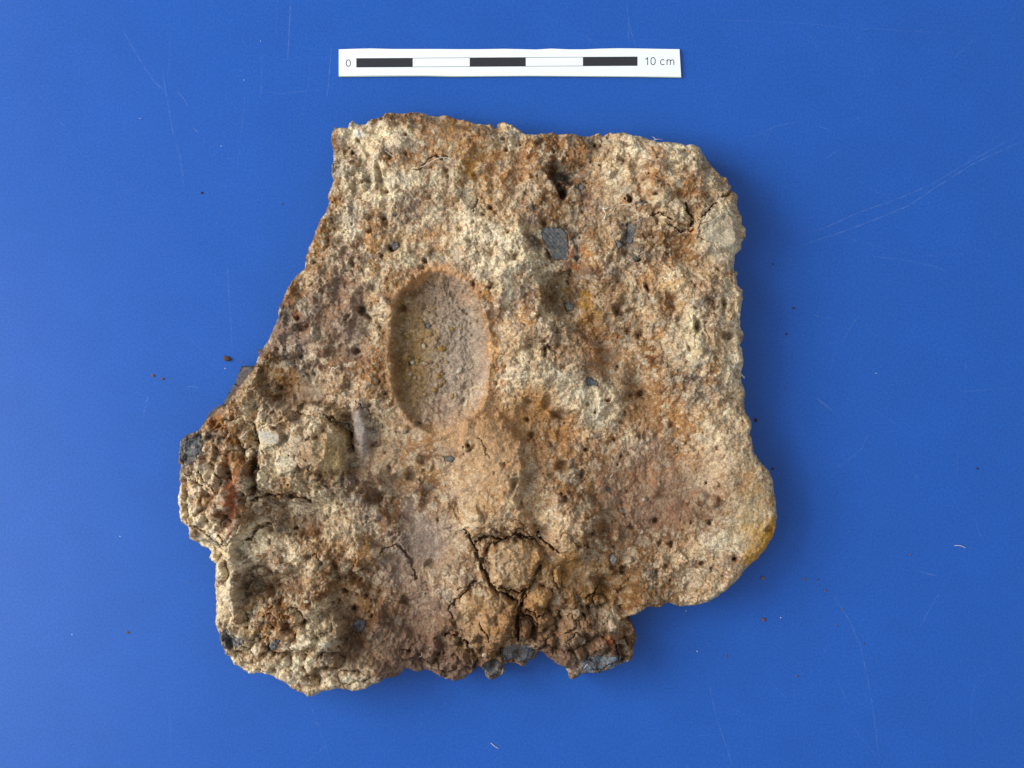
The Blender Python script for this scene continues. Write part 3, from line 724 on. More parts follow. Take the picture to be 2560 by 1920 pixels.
# pieces with an outline of their own: (name, label, polygon, gap mm, lift mm, edge px, smooth 0..1, grey)
PIECES = [
 ("clod","rounded brown clod framed by deep cracks",[(1212,1392),(1232,1358),(1265,1345),(1310,1340),(1340,1345),(1352,1365),(1366,1398),(1350,1415),(1345,1440),(1325,1470),(1300,1484),(1272,1478),(1240,1462),(1222,1440)],6.5,3.2,20,.15,0),
 ("clod",None,[(1306,1500),(1322,1482),(1340,1462),(1362,1462),(1378,1480),(1382,1505),(1368,1535),(1345,1545),(1320,1530),(1305,1528)],6,2.6,16,.1,0),
 ("clod",None,[(1140,1500),(1190,1462),(1225,1462),(1262,1488),(1290,1503),(1290,1560),(1292,1590),(1262,1608),(1250,1630),(1215,1622),(1190,1640),(1165,1608),(1140,1570),(1122,1530)],6,2.2,18,.05,0),
 ("clod",None,[(1302,1548),(1318,1540),(1332,1552),(1334,1590),(1318,1602),(1302,1590)],4,.6,6,.1,0),
 ("clod",None,[(1390,1345),(1408,1322),(1432,1338),(1450,1362),(1470,1360),(1474,1378),(1450,1392),(1425,1388),(1402,1382)],2.6,.8,6,.1,0),
 ("clod","reddish grooved clod on the left rim",[(478,1200),(520,1150),(560,1130),(610,1120),(634,1150),(634,1230),(622,1290),(600,1340),(560,1362),(530,1350),(500,1350),(478,1300),(466,1250)],1.6,.6,10,.0,0),
 ("clod","pale cream clod beside a dark crack",[(652,1092),(668,1060),(702,1046),(738,1022),(778,1040),(812,1032),(850,1062),(872,1088),(860,1130),(872,1170),(858,1205),(820,1216),(790,1238),(745,1228),(712,1244),(676,1226),(650,1205),(662,1160),(648,1125)],2.0,1.0,10,.1,0),
 ("flake","flat pale flake",[(1742,570),(1775,548),(1812,520),(1828,545),(1836,600),(1828,625),(1800,628),(1770,610),(1745,592)],1.6,.6,4,.8,0),
 ("flake","yellowish upright flake",[(830,1090),(862,1092),(872,1120),(864,1140),(880,1150),(872,1185),(848,1175),(826,1160),(832,1125)],1.8,1.3,4,.7,0),
 ("flake","reddish brown flake",[(890,1362),(925,1360),(962,1372),(948,1392),(920,1410),(900,1428),(880,1432),(892,1400)],1.6,1.0,4,.6,0),
 ("pebble","grey ridged pebble",[(888,1030),(902,1018),(922,1022),(930,1045),(926,1085),(916,1118),(900,1122),(886,1100),(880,1060)],1.2,.8,8,.9,0),
 ("charcoal_piece","large square charcoal piece with grain",[(1353,572),(1380,568),(1406,571),(1418,583),(1424,620),(1426,649),(1390,649),(1375,624),(1357,596)],1.2,.3,3,1,1),
 ("charcoal_piece","streaked charcoal piece on the left rim",[(453,1109),(480,1094),(508,1083),(514,1131),(495,1148),(471,1163),(451,1136)],1.2,.3,3,1,2),
 ("charcoal_piece",None,[(560,1572),(580,1566),(592,1578),(615,1585),(617,1600),(600,1612),(585,1618),(565,1612),(558,1592)],1.0,.1,3,1,2),
 ("charcoal_piece",None,[(880,1560),(898,1552),(912,1560),(908,1580),(893,1588),(880,1575)],1.2,.4,3,.8,1),
 ("charcoal_piece",None,[(676,1606),(700,1588),(712,1590),(700,1608),(682,1618)],.8,.1,3,1,1),
 ("charcoal_piece",None,[(1458,952),(1475,944),(1495,955),(1494,966),(1478,964),(1462,960)],.8,.2,3,1,1),
 ("charcoal_piece",None,[(1411,757),(1425,753),(1438,760),(1434,774),(1418,776)],.8,.3,3,1,1),
 ("charcoal_piece",None,[(1725,934),(1738,931),(1744,944),(1734,954),(1725,947)],.8,.2,3,1,1),
 ("charcoal_piece",None,[(1445,460),(1458,457),(1466,468),(1455,476),(1446,472)],.8,.2,3,1,1),
 ("charcoal_piece",None,[(1588,508),(1605,503),(1618,510),(1600,524),(1590,530)],.8,.2,3,1,1),
 ("charcoal_piece",None,[(1568,560),(1580,556),(1586,590),(1580,610),(1566,604)],.8,.1,3,1,1),
 ("charcoal_piece",None,[(1538,602),(1552,600),(1556,616),(1545,624)],.8,.1,3,1,1),
 ("charcoal_piece",None,[(1572,634),(1590,640),(1598,648),(1584,650)],.8,.1,3,1,1),
 ("charcoal_piece",None,[(980,608),(994,606),(1000,618),(990,626),(981,620)],.8,.5,3,1,1),
 ("charcoal_piece",None,[(979,528),(991,524),(996,538),(984,543)],.8,.1,3,1,1),
 ("charcoal_piece",None,[(1060,808),(1072,803),(1080,812),(1070,822),(1061,818)],.8,.5,3,1,1),
 ("charcoal_piece",None,[(1112,1142),(1130,1139),(1139,1147),(1128,1156),(1115,1152)],.8,.1,3,1,1),
 ("charcoal_piece",None,[(1518,1216),(1530,1220),(1542,1231),(1532,1234),(1516,1226)],.8,.3,3,1,1),
 ("charcoal_piece",None,[(1545,1276),(1560,1272),(1572,1282),(1556,1288)],.8,.1,3,1,1),
 ("pebble","grey pebble near the lower right",[(1524,1388),(1536,1382),(1545,1396),(1540,1412),(1528,1414),(1521,1402)],1.4,1.0,5,.9,1),
 ("charcoal_piece",None,[(1250,1632),(1280,1612),(1318,1612),(1338,1635),(1325,1654),(1292,1660),(1262,1658)],1.0,.0,4,1,2),
 ("charcoal_piece","blue grey wedge at the bottom tip",[(1446,1662),(1470,1640),(1510,1638),(1552,1642),(1560,1654),(1520,1666),(1490,1672),(1460,1680)],1.0,.2,3,1,2),
 ("charcoal_piece",None,[(1206,1664),(1232,1652),(1254,1664),(1250,1684),(1230,1694),(1214,1682)],1.0,.0,4,.8,2),
 ("charcoal_piece",None,[(590,995),(606,990),(612,1004),(600,1014),(590,1008)],.8,.2,3,1,1),
 ("charcoal_piece",None,[(829,405),(836,412),(838,432),(832,438),(827,420)],.6,.2,3,1,1),
]
prnd = random.Random(11)


def blob(cx, cy, rx, ry, rot=0):
    out = []
    n = 11
    a0 = math.radians(rot)
    for i in range(n):
        a = 2 * math.pi * (i + prnd.uniform(-.25, .25)) / n
        k = prnd.uniform(.8, 1.2)
        u, v = rx * k * math.cos(a), ry * k * math.sin(a)
        out.append((cx + u * math.cos(a0) - v * math.sin(a0), cy + u * math.sin(a0) + v * math.cos(a0)))
    return out


BLOBS = [(520,1165,28,20,20),(497,1205,20,18,0),(540,1205,22,18,-20),(510,1250,30,20,10),(500,1300,26,22,0),(548,1275,18,28,10),(615,1180,16,30,0),(612,1240,16,24,0),
 (600,1300,20,26,10),(482,1330,18,12,30),(540,1345,22,14,10),(562,1150,22,16,0),(602,1140,18,14,0),(660,1030,16,26,10),(590,1062,26,20,-20),(622,1020,18,14,0),(560,1085,22,16,0),
 (690,1130,32,30,0),(742,1180,38,30,0),(700,1200,28,24,0),(795,1185,26,30,0),(800,1110,28,26,0),(750,1110,24,22,0),
 (560,1430,14,34,5),(600,1540,24,18,0),(640,1572,22,18,0),(740,1540,36,24,20),(765,1600,34,26,0),(700,1642,40,24,10),(660,1612,24,20,0),(618,1640,26,16,20),(805,1560,30,22,0),
 (832,1645,34,20,10),(884,1682,40,18,0),(770,1694,32,16,0),(700,1420,34,22,10),(648,1432,22,18,0),(782,1410,26,20,-20),(680,1540,22,16,0),
 (1420,1560,26,22,0),(1470,1552,22,20,0),(1390,1602,24,20,0),(1448,1602,26,20,0),(1502,1612,22,24,0),(1532,1562,20,22,30),(1500,1505,24,16,20),(1432,1500,20,24,0),(1398,1445,15,34,-12),
 (1345,1612,22,18,0),(1170,1652,26,22,20),(1120,1662,28,22,0),(1070,1648,24,18,0),(1132,1600,18,16,0),(1560,1622,14,26,0),(1020,1640,24,16,0),(1332,1318,22,12,0),(1288,1312,28,14,0),
 (1228,1328,24,10,10),(1640,470,30,24,20),(1690,430,30,20,0),(1740,500,28,26,0),(1660,545,34,20,20),(1380,850,26,22,0),(1350,880,20,20,0),(1400,900,24,18,0),(1760,740,30,22,0),(1750,860,20,34,0),
 (1250,640,26,22,0),(1210,600,22,26,0),(1000,400,28,20,-20),(905,455,20,28,0),(935,350,30,14,10),(1180,330,24,14,0),(830,640,22,26,0),(870,690,20,22,0),(760,700,20,26,20)]
for (cx, cy, rx, ry, rot) in BLOBS:
    far = cx > 870 and cy < 1300 or cy < 800
    PIECES.append(("clod", None, blob(cx, cy, rx, ry, rot), 1.0 if far else prnd.uniform(1.6, 3.2), prnd.uniform(.1, .5) if far else prnd.uniform(.4, 2.3), 14, prnd.uniform(.0, .3), 0))
main_drop = np.zeros_like(H)
Hs = H + R * (-det) + 0 * H            # the same ground without the crumbly detail
Hs = Hs + carve
piece_objs = []
for (nm, lb, poly, gap, lift, edge, smooth, grey) in PIECES:
    P = np.array(poly, float); c = P.mean(0); r = np.abs(P - c).max() + 14
    w = window(c[0], c[1], r)
    xx, yy = GX[w], GY[w]
    amp = 7.5 if not grey else (1.8 if grey == 1 else 5.5)
    if grey == 2: smooth = .35
    sd = sdf_poly(xx + amp * fbm(xx, yy, 14 if grey else 26, 401, 4, .6), yy + amp * fbm(xx, yy, 14 if grey else 26, 402, 4, .6), poly)
    sd = np.minimum(sd, SD[w] + 1.5)
    if not grey and nm == 'clod': main_drop[w] = np.maximum(main_drop[w], (.35 + .2 * gap) * sstep(-13, 0, sd) * sstep(0, 6, SD[w]))
    main_drop[w] = np.maximum(main_drop[w], gap * (1 if grey else .25 + .75 * sstep(-.35, .5, fbm(xx, yy, 34, 408, 2))) * sstep(-2.5, 2.5, sd))
    hp = H[w] * (1 - smooth) + smooth * (Hs[w] + 0.12 * fbm(xx, yy, 6, 403, 3, .8) + 0.10 * R[w] * det[w])
    if grey:
        a = random.uniform(0, 6.28)
        u = (xx * math.cos(a) + yy * math.sin(a)); v = (-xx * math.sin(a) + yy * math.cos(a))
        hp = hp + 0.14 * vnoise(u / 6, v, 3.4, 404) + 0.10 * vnoise(u / 9, v, 1.9, 405)
    f = np.clip(1 - sd / edge, 0, 1.6)
    if nm == 'clod': hp = hp + .9 * (1 - np.exp(-np.maximum(sd, 0) / 16)) * min(1.0, gap / 2)
    if grey: gap = .5 if grey == 1 else .3; lift = -.05
    hp = hp + lift - (gap + lift + .6) * np.where(sd > 0, 1 - np.sqrt(np.clip(1 - f ** 2, 0, 1)), 1)
    col = C[w].copy()
    if grey:
        gap_ = 0
        base = lin(94,94,95) if nm == "charcoal_piece" else lin(140,130,122)
        if lb and "blue" in lb: base = lin(108,114,120)
        tanm = sstep(-.1, .8, fbm(xx, yy, 9, 407, 3, .8))[..., None]
        g = (1 + 0.22 * vnoise(u / 6, v, 3.0, 406) + .1 * nz[w])[..., None] if grey else 1
        col = (base * (1 - (.15 + .35 * grey) * tanm) + (lin(150,132,108) if grey == 1 else C[w]) * (.15 + .35 * grey) * tanm) * g
    Hfull = H.copy() if False else None
    piece_objs.append((nm, lb, w, sd, hp, col, grey, edge))

Hm = H - main_drop
X, Y, Z = pos(Hm)
sdf_face = np.minimum(np.minimum(SD[:-1, :-1], SD[1:, :-1]), np.minimum(SD[:-1, 1:], SD[1:, 1:]))
keep = sdf_face > -BAND * 1.05
me = grid_mesh("crust", X, Y, Z, C, keep, [M_crust])
crust = link("crust", me, slab)

kxy = (D - 0.016) / D
for (nm, lb, w, sd, hp, col, grey, edge) in piece_objs:
    mx = np.maximum(np.maximum(sd[:-1, :-1], sd[1:, :-1]), np.maximum(sd[:-1, 1:], sd[1:, 1:]))
    Zf = np.where(outm[w], np.minimum(hp * MM, Z[w]), hp * MM)
    kf = keep[w[0].start:w[0].stop - 1, w[1].start:w[1].stop - 1]
    me = grid_mesh(nm, X[w], Y[w], Zf, col, (mx > -0.5) & kf, [M_char if nm == "charcoal_piece" else M_crust])
    o = link(nm, me, slab)
    if lb:
        o["label"] = lb


def top_z(px, py):
    return float(bilin(Z, np.array([px]), np.array([py]))[0])


def wpos(px, py, z, slabbed=True):
    k = kxy if slabbed else 1.0
    return ((px - 1280) * S * k, (960 - py) * S * k, z)


# crumbs standing proud of the crust
def lump_mesh(name, seed, sub=2, squash=.75, mat=None):
    bm = bmesh.new()
    bmesh.ops.create_icosphere(bm, subdivisions=sub, radius=1.0)
    off = Vector((seed * 13.1, seed * 7.7, seed * 3.3))
    for v in bm.verts:
        n = v.co.normalized()
        d = 1 + .45 * mnoise.noise(n * 1.3 + off) + .34 * mnoise.noise(n * 2.7 + off) + .2 * mnoise.noise(n * 5 + off)
        v.co = Vector((n.x * d, n.y * d * .85, n.z * d * squash))
    me_ = bpy.data.meshes.new(name)
    bm.to_mesh(me_); bm.free()
    me_.polygons.foreach_set("use_smooth", np.ones(len(me_.polygons), bool))
    if mat: me_.materials.append(mat)
    return me_


M_grain = crumb_mat("crust_grain", [PAL['B'] * .8, PAL['O'] * .8, PAL['T'] * .85, PAL['C'] * .85])
M_ochre = crumb_mat("ochre_grain", [lin(130,100,62), lin(160,124,66), lin(168,138,92)])
GM = [lump_mesh("grain", k, 3, .8, M_grain) for k in range(6)]
GMo = [lump_mesh("grain", 20 + k, 3, .8, M_ochre) for k in range(3)]


def grain(px, py, r, meshes, sink=.35):
    z = top_z(px, py) + r * S * (0.8 - sink) * .8
    o = link("grain", random.choice(meshes), slab)
    o.location = wpos(px, py, z)
    o.rotation_euler = (random.uniform(-.5, .5), random.uniform(-.5, .5), random.uniform(0, 6.28))
    o.scale = (r * S * random.uniform(.85, 1.25), r * S * random.uniform(.85, 1.1), r * S * random.uniform(.7, 1.0))


DG = [(1063,797,5),(1082,770,4),(1018,840,5),(1130,822,6),(1152,820,4),(1088,853,6),(1093,846,4),(1104,872,9),(1058,865,6),(1021,895,7),(1030,905,6),(1040,900,6),
 (1046,893,5),(1060,908,7),(1147,926,7),(1035,945,5),(1024,935,5),(1050,945,6),(1070,925,5),(1095,940,6),(1105,935,5),(1110,955,6),(1085,975,6),(1060,985,5),(1130,990,5),(1010,905,5),
 (1035,925,4),(1075,905,5),(1090,915,4),(1055,760,5),(1070,780,4),(1050,800,5),(1075,835,5),(1100,965,5),(1115,905,4)]
for gx_, gy_, r in DG:
    grain(gx_, gy_, r, GMo if (gx_ + gy_) % 3 else GM, .5)
SG = [(1085,330,9),(1315,1410,8),(640,1040,14),(665,1120,9),(636,1130,9),(735,1040,12),(758,1052,9),(775,1060,10),(800,1035,9),(745,1075,9),(862,985,9),(846,965,8),(833,1005,7),
 (700,1065,8),(1178,1618,10),(1188,1640,8),(1212,1640,7),(1440,1530,12),(1420,1560,14),(1380,1570,12),(1462,1560,10),(1480,1540,9),(1500,1560,11),(1455,1600,12),(1415,1590,10),
 (1350,1575,9),(1365,1590,8),(1250,1590,9),(1195,1575,10),(1225,1530,8),(645,1095,9),(630,1085,8),(615,1110,7),(560,1150,9),(510,1160,12),(490,1190,12),(530,1230,10),(500,1240,11),
 (560,1220,10),(520,1280,12),(500,1320,10),(545,1180,9),(590,1150,10),(610,1180,9),(600,1220,9),(480,1220,9),(668,1250,9),(690,1260,7),(650,1260,8),(655,1275,7),(630,1240,8),
 (1630,1400,7),(1740,1248,8),(1716,1262,6),(1560,1228,7),(1605,1330,6),(1612,1250,6),(1345,1085,8),(1358,1098,7),(1330,1110,7),(1372,1110,9),(1320,1095,6),(1315,1340,8),(1335,1332,7),
 (1352,1335,8),(1345,1345,6),(1190,1345,8),(1215,1350,6),(1290,1345,6),(745,1560,10),(625,1560,9),(760,1552,8),(640,1530,9),(700,1520,10),(680,1500,9),(720,1500,9),(660,1540,8),
 (770,1500,9),(795,1490,8),(805,1560,10),(820,1600,9),(600,1440,9),(640,1420,8),(700,1400,9),(720,1420,7),(570,1400,8),(660,1390,8),(1395,715,6),(1350,800,8),(1370,790,7),(1390,800,8),
 (1380,820,7),(1400,830,8),(1365,835,7),(1355,820,6),(1405,810,6),(1650,900,8),(1660,915,9),(1640,925,7),(1530,930,6),(1740,590,6),(1600,525,9),(1613,700,7)]
for gx_, gy_, r in SG:
    grain(gx_ + random.uniform(-2, 2), gy_ + random.uniform(-2, 2), r * .8, GM, .85)

# dark charred chunks sticking out low on the left flank
def prism(name, poly, z0, z1, mat, colr, parent, jag=.25):
    bm = bmesh.new()
    n = len(poly); rows = []
    steps = 5
    for s_ in range(steps + 1):
        t = s_ / steps
        z = z0 + (z1 - z0) * t
        row = []
        cxp = sum(p[0] for p in poly) / n; cyp = sum(p[1] for p in poly) / n
        for i in range(n * 4):
            a = poly[i // 4]; b = poly[(i // 4 + 1) % n]; f_ = (i % 4) / 4
            px = a[0] + (b[0] - a[0]) * f_; py = a[1] + (b[1] - a[1]) * f_
            k = 1 - .05 * mnoise.noise(Vector((px * .2, py * .2, t * 3))) - (.12 if s_ == steps else 0)
            px = cxp + (px - cxp) * k; py = cyp + (py - cyp) * k
            wx_, wy_, _ = wpos(px, py, 0)
            row.append(bm.verts.new((wx_, wy_, z + (.4 * MM * mnoise.noise(Vector((px * .3, py * .3, t))) if s_ else 0))))
        rows.append(row)
    m4 = n * 4
    for a, b in zip(rows[:-1], rows[1:]):
        for i in range(m4):
            bm.faces.new((a[i], a[(i + 1) % m4], b[(i + 1) % m4], b[i]))
    bm.faces.new(rows[-1]); bm.faces.new(rows[0][::-1])
    bmesh.ops.recalc_face_normals(bm, faces=bm.faces)
    me_ = bpy.data.meshes.new(name); bm.to_mesh(me_); bm.free()
    at = me_.attributes.new("mineral", 'FLOAT_COLOR', 'POINT')
    cc = np.ones((len(me_.vertices), 4), np.float32); cc[:, :3] = colr
    at.data.foreach_set("color", cc.ravel())
    me_.materials.append(mat)
    return link(name, me_, parent)


for poly, z1 in (([(593,914),(625,915),(634,935),(612,965),(590,970),(577,956),(587,932)], 9), ([(636,873),(650,869),(668,880),(655,902),(640,895)], 10),
                 ([(575,958),(600,965),(586,1005),(560,1018),(545,1012),(562,980)], 8), ([(545,1011),(570,1015),(545,1050),(520,1072),(498,1060),(512,1033),(528,1018)], 9)):
    prism("charred_chunk", poly, 0.2 * MM, z1 * MM, M_char, lin(98,90,88), slab)

# ---------------------------------------------------------------- the blue table
def board_mat():
    m_, nt, p = new_mat("blue_laminate")
    N, L = nt.nodes, nt.links
    tc = N.new("ShaderNodeTexCoord")
    n1 = N.new("ShaderNodeTexNoise"); n1.inputs["Scale"].default_value = 1400; n1.inputs["Detail"].default_value = 2
    n2 = N.new("ShaderNodeTexNoise"); n2.inputs["Scale"].default_value = 12; n2.inputs["Detail"].default_value = 3
    L.new(tc.outputs["Object"], n1.inputs[0]); L.new(tc.outputs["Object"], n2.inputs[0])
    mx = N.new("ShaderNodeMix"); mx.data_type = 'RGBA'
    r = N.new("ShaderNodeMapRange"); r.inputs[1].default_value = .3; r.inputs[2].default_value = .7
    L.new(n1.outputs[0], r.inputs[0]); L.new(r.outputs[0], mx.inputs["Factor"])
    mx.inputs["A"].default_value = (0.009, 0.077, 0.35, 1)
    mx.inputs["B"].default_value = (0.015, 0.101, 0.445, 1)
    n4 = N.new("ShaderNodeTexNoise"); n4.inputs["Scale"].default_value = 45; n4.inputs["Detail"].default_value = 5; n4.inputs["Roughness"].default_value = .65
    L.new(tc.outputs["Object"], n4.inputs[0])
    r4 = N.new("ShaderNodeMapRange"); r4.inputs[1].default_value = .3; r4.inputs[2].default_value = .7; r4.inputs[3].default_value = .955; r4.inputs[4].default_value = 1.045
    L.new(n4.outputs[0], r4.inputs[0])
    v4 = N.new("ShaderNodeVectorMath"); v4.operation = 'SCALE'
    L.new(mx.outputs["Result"], v4.inputs[0]); L.new(r4.outputs[0], v4.inputs["Scale"]); L.new(v4.outputs[0], p.inputs["Base Color"])
    r2 = N.new("ShaderNodeMapRange"); r2.inputs[1].default_value = .3; r2.inputs[2].default_value = .7
    r2.inputs[3].default_value = .27; r2.inputs[4].default_value = .31
    L.new(n2.outputs[0], r2.inputs[0]); L.new(r2.outputs[0], p.inputs["Roughness"])
    p.inputs["Specular IOR Level"].default_value = .38
    n3 = N.new("ShaderNodeTexNoise"); n3.inputs["Scale"].default_value = 2200; n3.inputs["Detail"].default_value = 2
    L.new(tc.outputs["Object"], n3.inputs[0])
    bp = N.new("ShaderNodeBump"); bp.inputs["Strength"].default_value = .25; bp.inputs["Distance"].default_value = 0.00008
    L.new(n3.outputs[0], bp.inputs["Height"]); L.new(bp.outputs[0], p.inputs["Normal"])
    return m_


bm = bmesh.new()
bmesh.ops.create_cube(bm, size=1.0)
for v in bm.verts:
    v.co = Vector((v.co.x * 1.0, v.co.y * .8, v.co.z * .022 - .011))
bmesh.ops.bevel(bm, geom=list(bm.edges), offset=.002, segments=3, affect='EDGES')
me = bpy.data.meshes.new("tabletop"); bm.to_mesh(me); bm.free()
me.materials.append(board_mat())
table = link("tabletop", me, kind="structure")

# scratches: fine raised burrs in the laminate, one joined part
m_s, nt, p = new_mat("scratched_laminate")
N, L = nt.nodes, nt.links
at = N.new("ShaderNodeAttribute"); at.attribute_name = "wear"
tr = N.new("ShaderNodeBsdfTransparent")
mxs = N.new("ShaderNodeMixShader")
outn = N["Material Output"]
p.inputs["Base Color"].default_value = (.26, .38, .72, 1); p.inputs["Roughness"].default_value = .6
nn = N.new("ShaderNodeTexNoise"); nn.inputs["Scale"].default_value = 420; nn.inputs["Detail"].default_value = 3
tc = N.new("ShaderNodeTexCoord"); L.new(tc.outputs["Object"], nn.inputs[0])
rr = N.new("ShaderNodeMapRange"); rr.inputs[1].default_value = .28; rr.inputs[2].default_value = .74
L.new(nn.outputs[0], rr.inputs[0])
mm_ = N.new("ShaderNodeMath"); mm_.operation = 'MULTIPLY'
L.new(rr.outputs[0], mm_.inputs[0]); L.new(at.outputs["Fac"], mm_.inputs[1])
L.new(mm_.outputs[0], mxs.inputs[0]); L.new(tr.outputs[0], mxs.inputs[1]); L.new(p.outputs[0], mxs.inputs[2]); L.new(mxs.outputs[0], outn.inputs[0])

# (points px, width px, strength)
SCR = [([(727,0),(724,60),(719,150)],1.6,.75),([(694,0),(690,100)],1.2,.3),([(829,115),(824,180),(818,245)],1.6,.6),([(656,125),(652,250)],1.4,.35),([(615,205),(612,250),(592,430)],1.3,.3),
 ([(780,130),(770,210),(755,300)],1.2,.25),([(305,65),(320,100),(350,150),(385,205),(410,225),(428,255)],1.5,.5),([(405,170),(415,230),(432,330),(450,390),(462,480)],1.5,.5),
 ([(442,230),(455,240),(470,265)],1.8,.6),([(482,320),(498,332)],2,.7),([(507,345),(515,358)],1.8,.6),([(150,304),(162,317)],1.8,.6),([(152,328),(175,344)],1.6,.4),
 ([(170,355),(260,430),(340,485)],1.2,.22),([(427,90),(418,200)],1.2,.25),([(655,228),(700,234),(760,228),(815,225)],1.2,.3),([(547,461),(570,466)],1.6,.5),([(597,180),(606,175)],2,.5),
 ([(528,395),(543,380)],2,.3),([(565,397),(580,397)],1.5,.5),([(569,655),(572,740),(578,810),(581,885)],1.4,.5),([(95,660),(130,700),(160,745)],1.3,.3),([(463,968),(480,966),(499,970)],1.6,.75),
 ([(372,985),(365,1010),(358,1040)],1.8,.6),([(367,1180),(366,1188)],2,.5),([(650,670),(700,674)],1.2,.3),([(455,825),(520,890),(530,920)],1.2,.25),
 ([(295,1310),(280,1370),(268,1430)],1.2,.25),([(335,1368),(350,1378)],1.6,.4),([(235,1720),(260,1800),(292,1900)],1.3,.35),([(426,1700),(424,1800),(428,1915)],1.3,.4),
 ([(45,1805),(62,1830)],1.8,.4),([(770,1745),(790,1800),(815,1870),(828,1920)],1.2,.35),([(765,1905),(828,1855)],1.2,.3),([(375,1560),(385,1562)],1.6,.4),([(780,1805),(800,1810)],1.5,.4),
 ([(1565,0),(1572,60),(1590,120)],1.4,.5),([(1570,65),(1572,110)],1.4,.5),([(1260,245),(1300,255)],1.2,.25),([(1790,50),(1900,53),(2030,60),(2130,72)],1.2,.3),([(2130,72),(2200,72),(2375,83)],1.2,.3),
 ([(2140,103),(2150,90)],1.8,.4),([(2525,55),(2536,40)],1.8,.4),([(2015,75),(2040,110),(2042,130)],1.2,.2),([(1880,345),(1940,315),(2000,303)],1.3,.35),([(2040,315),(2080,325)],1.4,.35),([(2133,300),(2165,290)],1.6,.45),
 ([(2060,400),(2100,372)],1.3,.3),([(1900,380),(1935,310)],1.3,.2),([(1980,592),(2060,570),(2150,530),(2250,495),(2330,460),(2450,390),(2560,330)],2.2,.42),
 ([(1990,617),(2080,588),(2160,560),(2270,515),(2340,468),(2440,405),(2560,352)],2.0,.5),([(2260,450),(2350,430),(2360,470)],1.2,.15),([(2130,440),(2190,480),(2240,500)],1.2,.2),
 ([(2050,570),(2100,590),(2180,612),(2300,640),(2440,632)],1.4,.25),([(2400,600),(2460,635)],1.3,.22),([(2180,640),(2260,650),(2330,665),(2375,680)],2.2,.25),([(2350,440),(2400,420),(2530,310)],1.2,.2),
 ([(2470,630),(2475,645)],1.5,.3),([(2145,790),(2125,820),(2107,855)],1.5,.4),([(2107,855),(2050,857)],1.1,.22),([(2030,787),(2085,798)],1.4,.35),([(2090,870),(2075,930)],1.2,.22),
 ([(2042,997),(2060,1010),(2082,1026)],3.5,.5),([(2412,905),(2416,930)],1.8,.4),([(2390,960),(2402,980),(2455,975),(2520,970)],1.3,.3),([(2175,1075),(2155,1120),(2120,1150),(2080,1175)],1.5,.35),
 ([(2290,1185),(2293,1200)],1.8,.5),([(2395,1120),(2393,1200)],1.3,.25),([(2437,1295),(2455,1350)],1.4,.3),([(2386,1364),(2400,1364),(2413,1369)],1.8,.9),([(2297,1428),(2320,1435),(2350,1440)],1.7,.6),
 ([(2350,1480),(2320,1530),(2300,1568)],1.4,.4),([(1980,1345),(2010,1375)],1.3,.25),([(2080,1480),(2120,1545),(2150,1610),(2170,1700),(2185,1790),(2200,1920)],1.6,.45),([(2110,1785),(2150,1840),(2190,1890)],1.3,.3),
 ([(2490,1675),(2450,1690),(2430,1740),(2425,1840)],1.3,.25),([(1920,1700),(1965,1745)],1.2,.25),([(1980,1690),(1990,1770)],1.2,.22),([(1770,1700),(1790,1790),(1820,1880),(1832,1920)],1.5,.45),
 ([(2090,1690),(2120,1760)],1.2,.25),([(1765,1605),(1775,1615)],1.6,.5),([(1227,1857),(1238,1866),(1246,1871)],2.0,.95),([(1242,1855),(1254,1872)],1.5,.5),([(1740,1840),(1810,1835)],1,.25),
 ([(1110,1750),(1118,1770)],1.4,.35),([(1010,1745),(1015,1765)],1.2,.3),([(2484,570),(2488,600)],1.4,.3),([(2300,190),(2305,230)],1.2,.2),([(1310,240),(1400,300)],1,.15)]
rr_ = random.Random(3)
for _ in range(40):
    cx, cy = rr_.uniform(0, 2560), rr_.uniform(0, 1920)
    a = rr_.choice([1.5, 1.65, 1.3, .5, 2.2, .9, 2.6]) + rr_.uniform(-.25, .25); l = rr_.uniform(12, 110)
    b = rr_.uniform(-.08, .08) * l
    SCR.append(([(cx, cy), (cx + l / 2 * math.cos(a) + b, cy + l / 2 * math.sin(a)), (cx + l * math.cos(a), cy + l * math.sin(a))], rr_.uniform(.9, 1.4), rr_.uniform(.12, .38)))
vs, fs, wr_ = [], [], []
for pts, w, k in SCR:
    # resample
    P = []
    for (ax, ay), (bx, by) in zip(pts[:-1], pts[1:]):
        n = max(2, int(math.hypot(bx - ax, by - ay) / 12))
        for i in range(n):
            P.append((ax + (bx - ax) * i / n, ay + (by - ay) * i / n))
    P.append(pts[-1])
    b0 = len(vs)
    for i, (px, py) in enumerate(P):
        q0, q1 = P[max(0, i - 1)], P[min(len(P) - 1, i + 1)]
        tx, ty = q1[0] - q0[0], q1[1] - q0[1]; tl = math.hypot(tx, ty) or 1
        nx_, ny_ = -ty / tl, tx / tl
        jx, jy = rr_.uniform(-.35, .35), rr_.uniform(-.35, .35)
        t = i / (len(P) - 1)
        for s_, kk in ((-1, 0), (0, 1), (1, 0)):
            X_, Y_, _ = wpos(px + jx + s_ * nx_ * w, py + jy + s_ * ny_ * w, 0, False)
            vs.append((X_, Y_, (0.03 + .02 * kk) * MM)); wr_.append(kk * k * .7 * min(1, 6 * t + .15, 6 * (1 - t) + .15) * rr_.uniform(.7, 1.1))
    for i in range(len(P) - 1):
        a = b0 + 3 * i
        fs.append((a, a + 1, a + 4, a + 3)); fs.append((a + 1, a + 2, a + 5, a + 4))
me = bpy.data.meshes.new("surface_scratches"); me.from_pydata(vs, [], fs)
at = me.attributes.new("wear", 'FLOAT', 'POINT'); at.data.foreach_set("value", np.array(wr_, np.float32))
me.materials.append(m_s)
link("surface_scratches", me, table, kind="stuff")

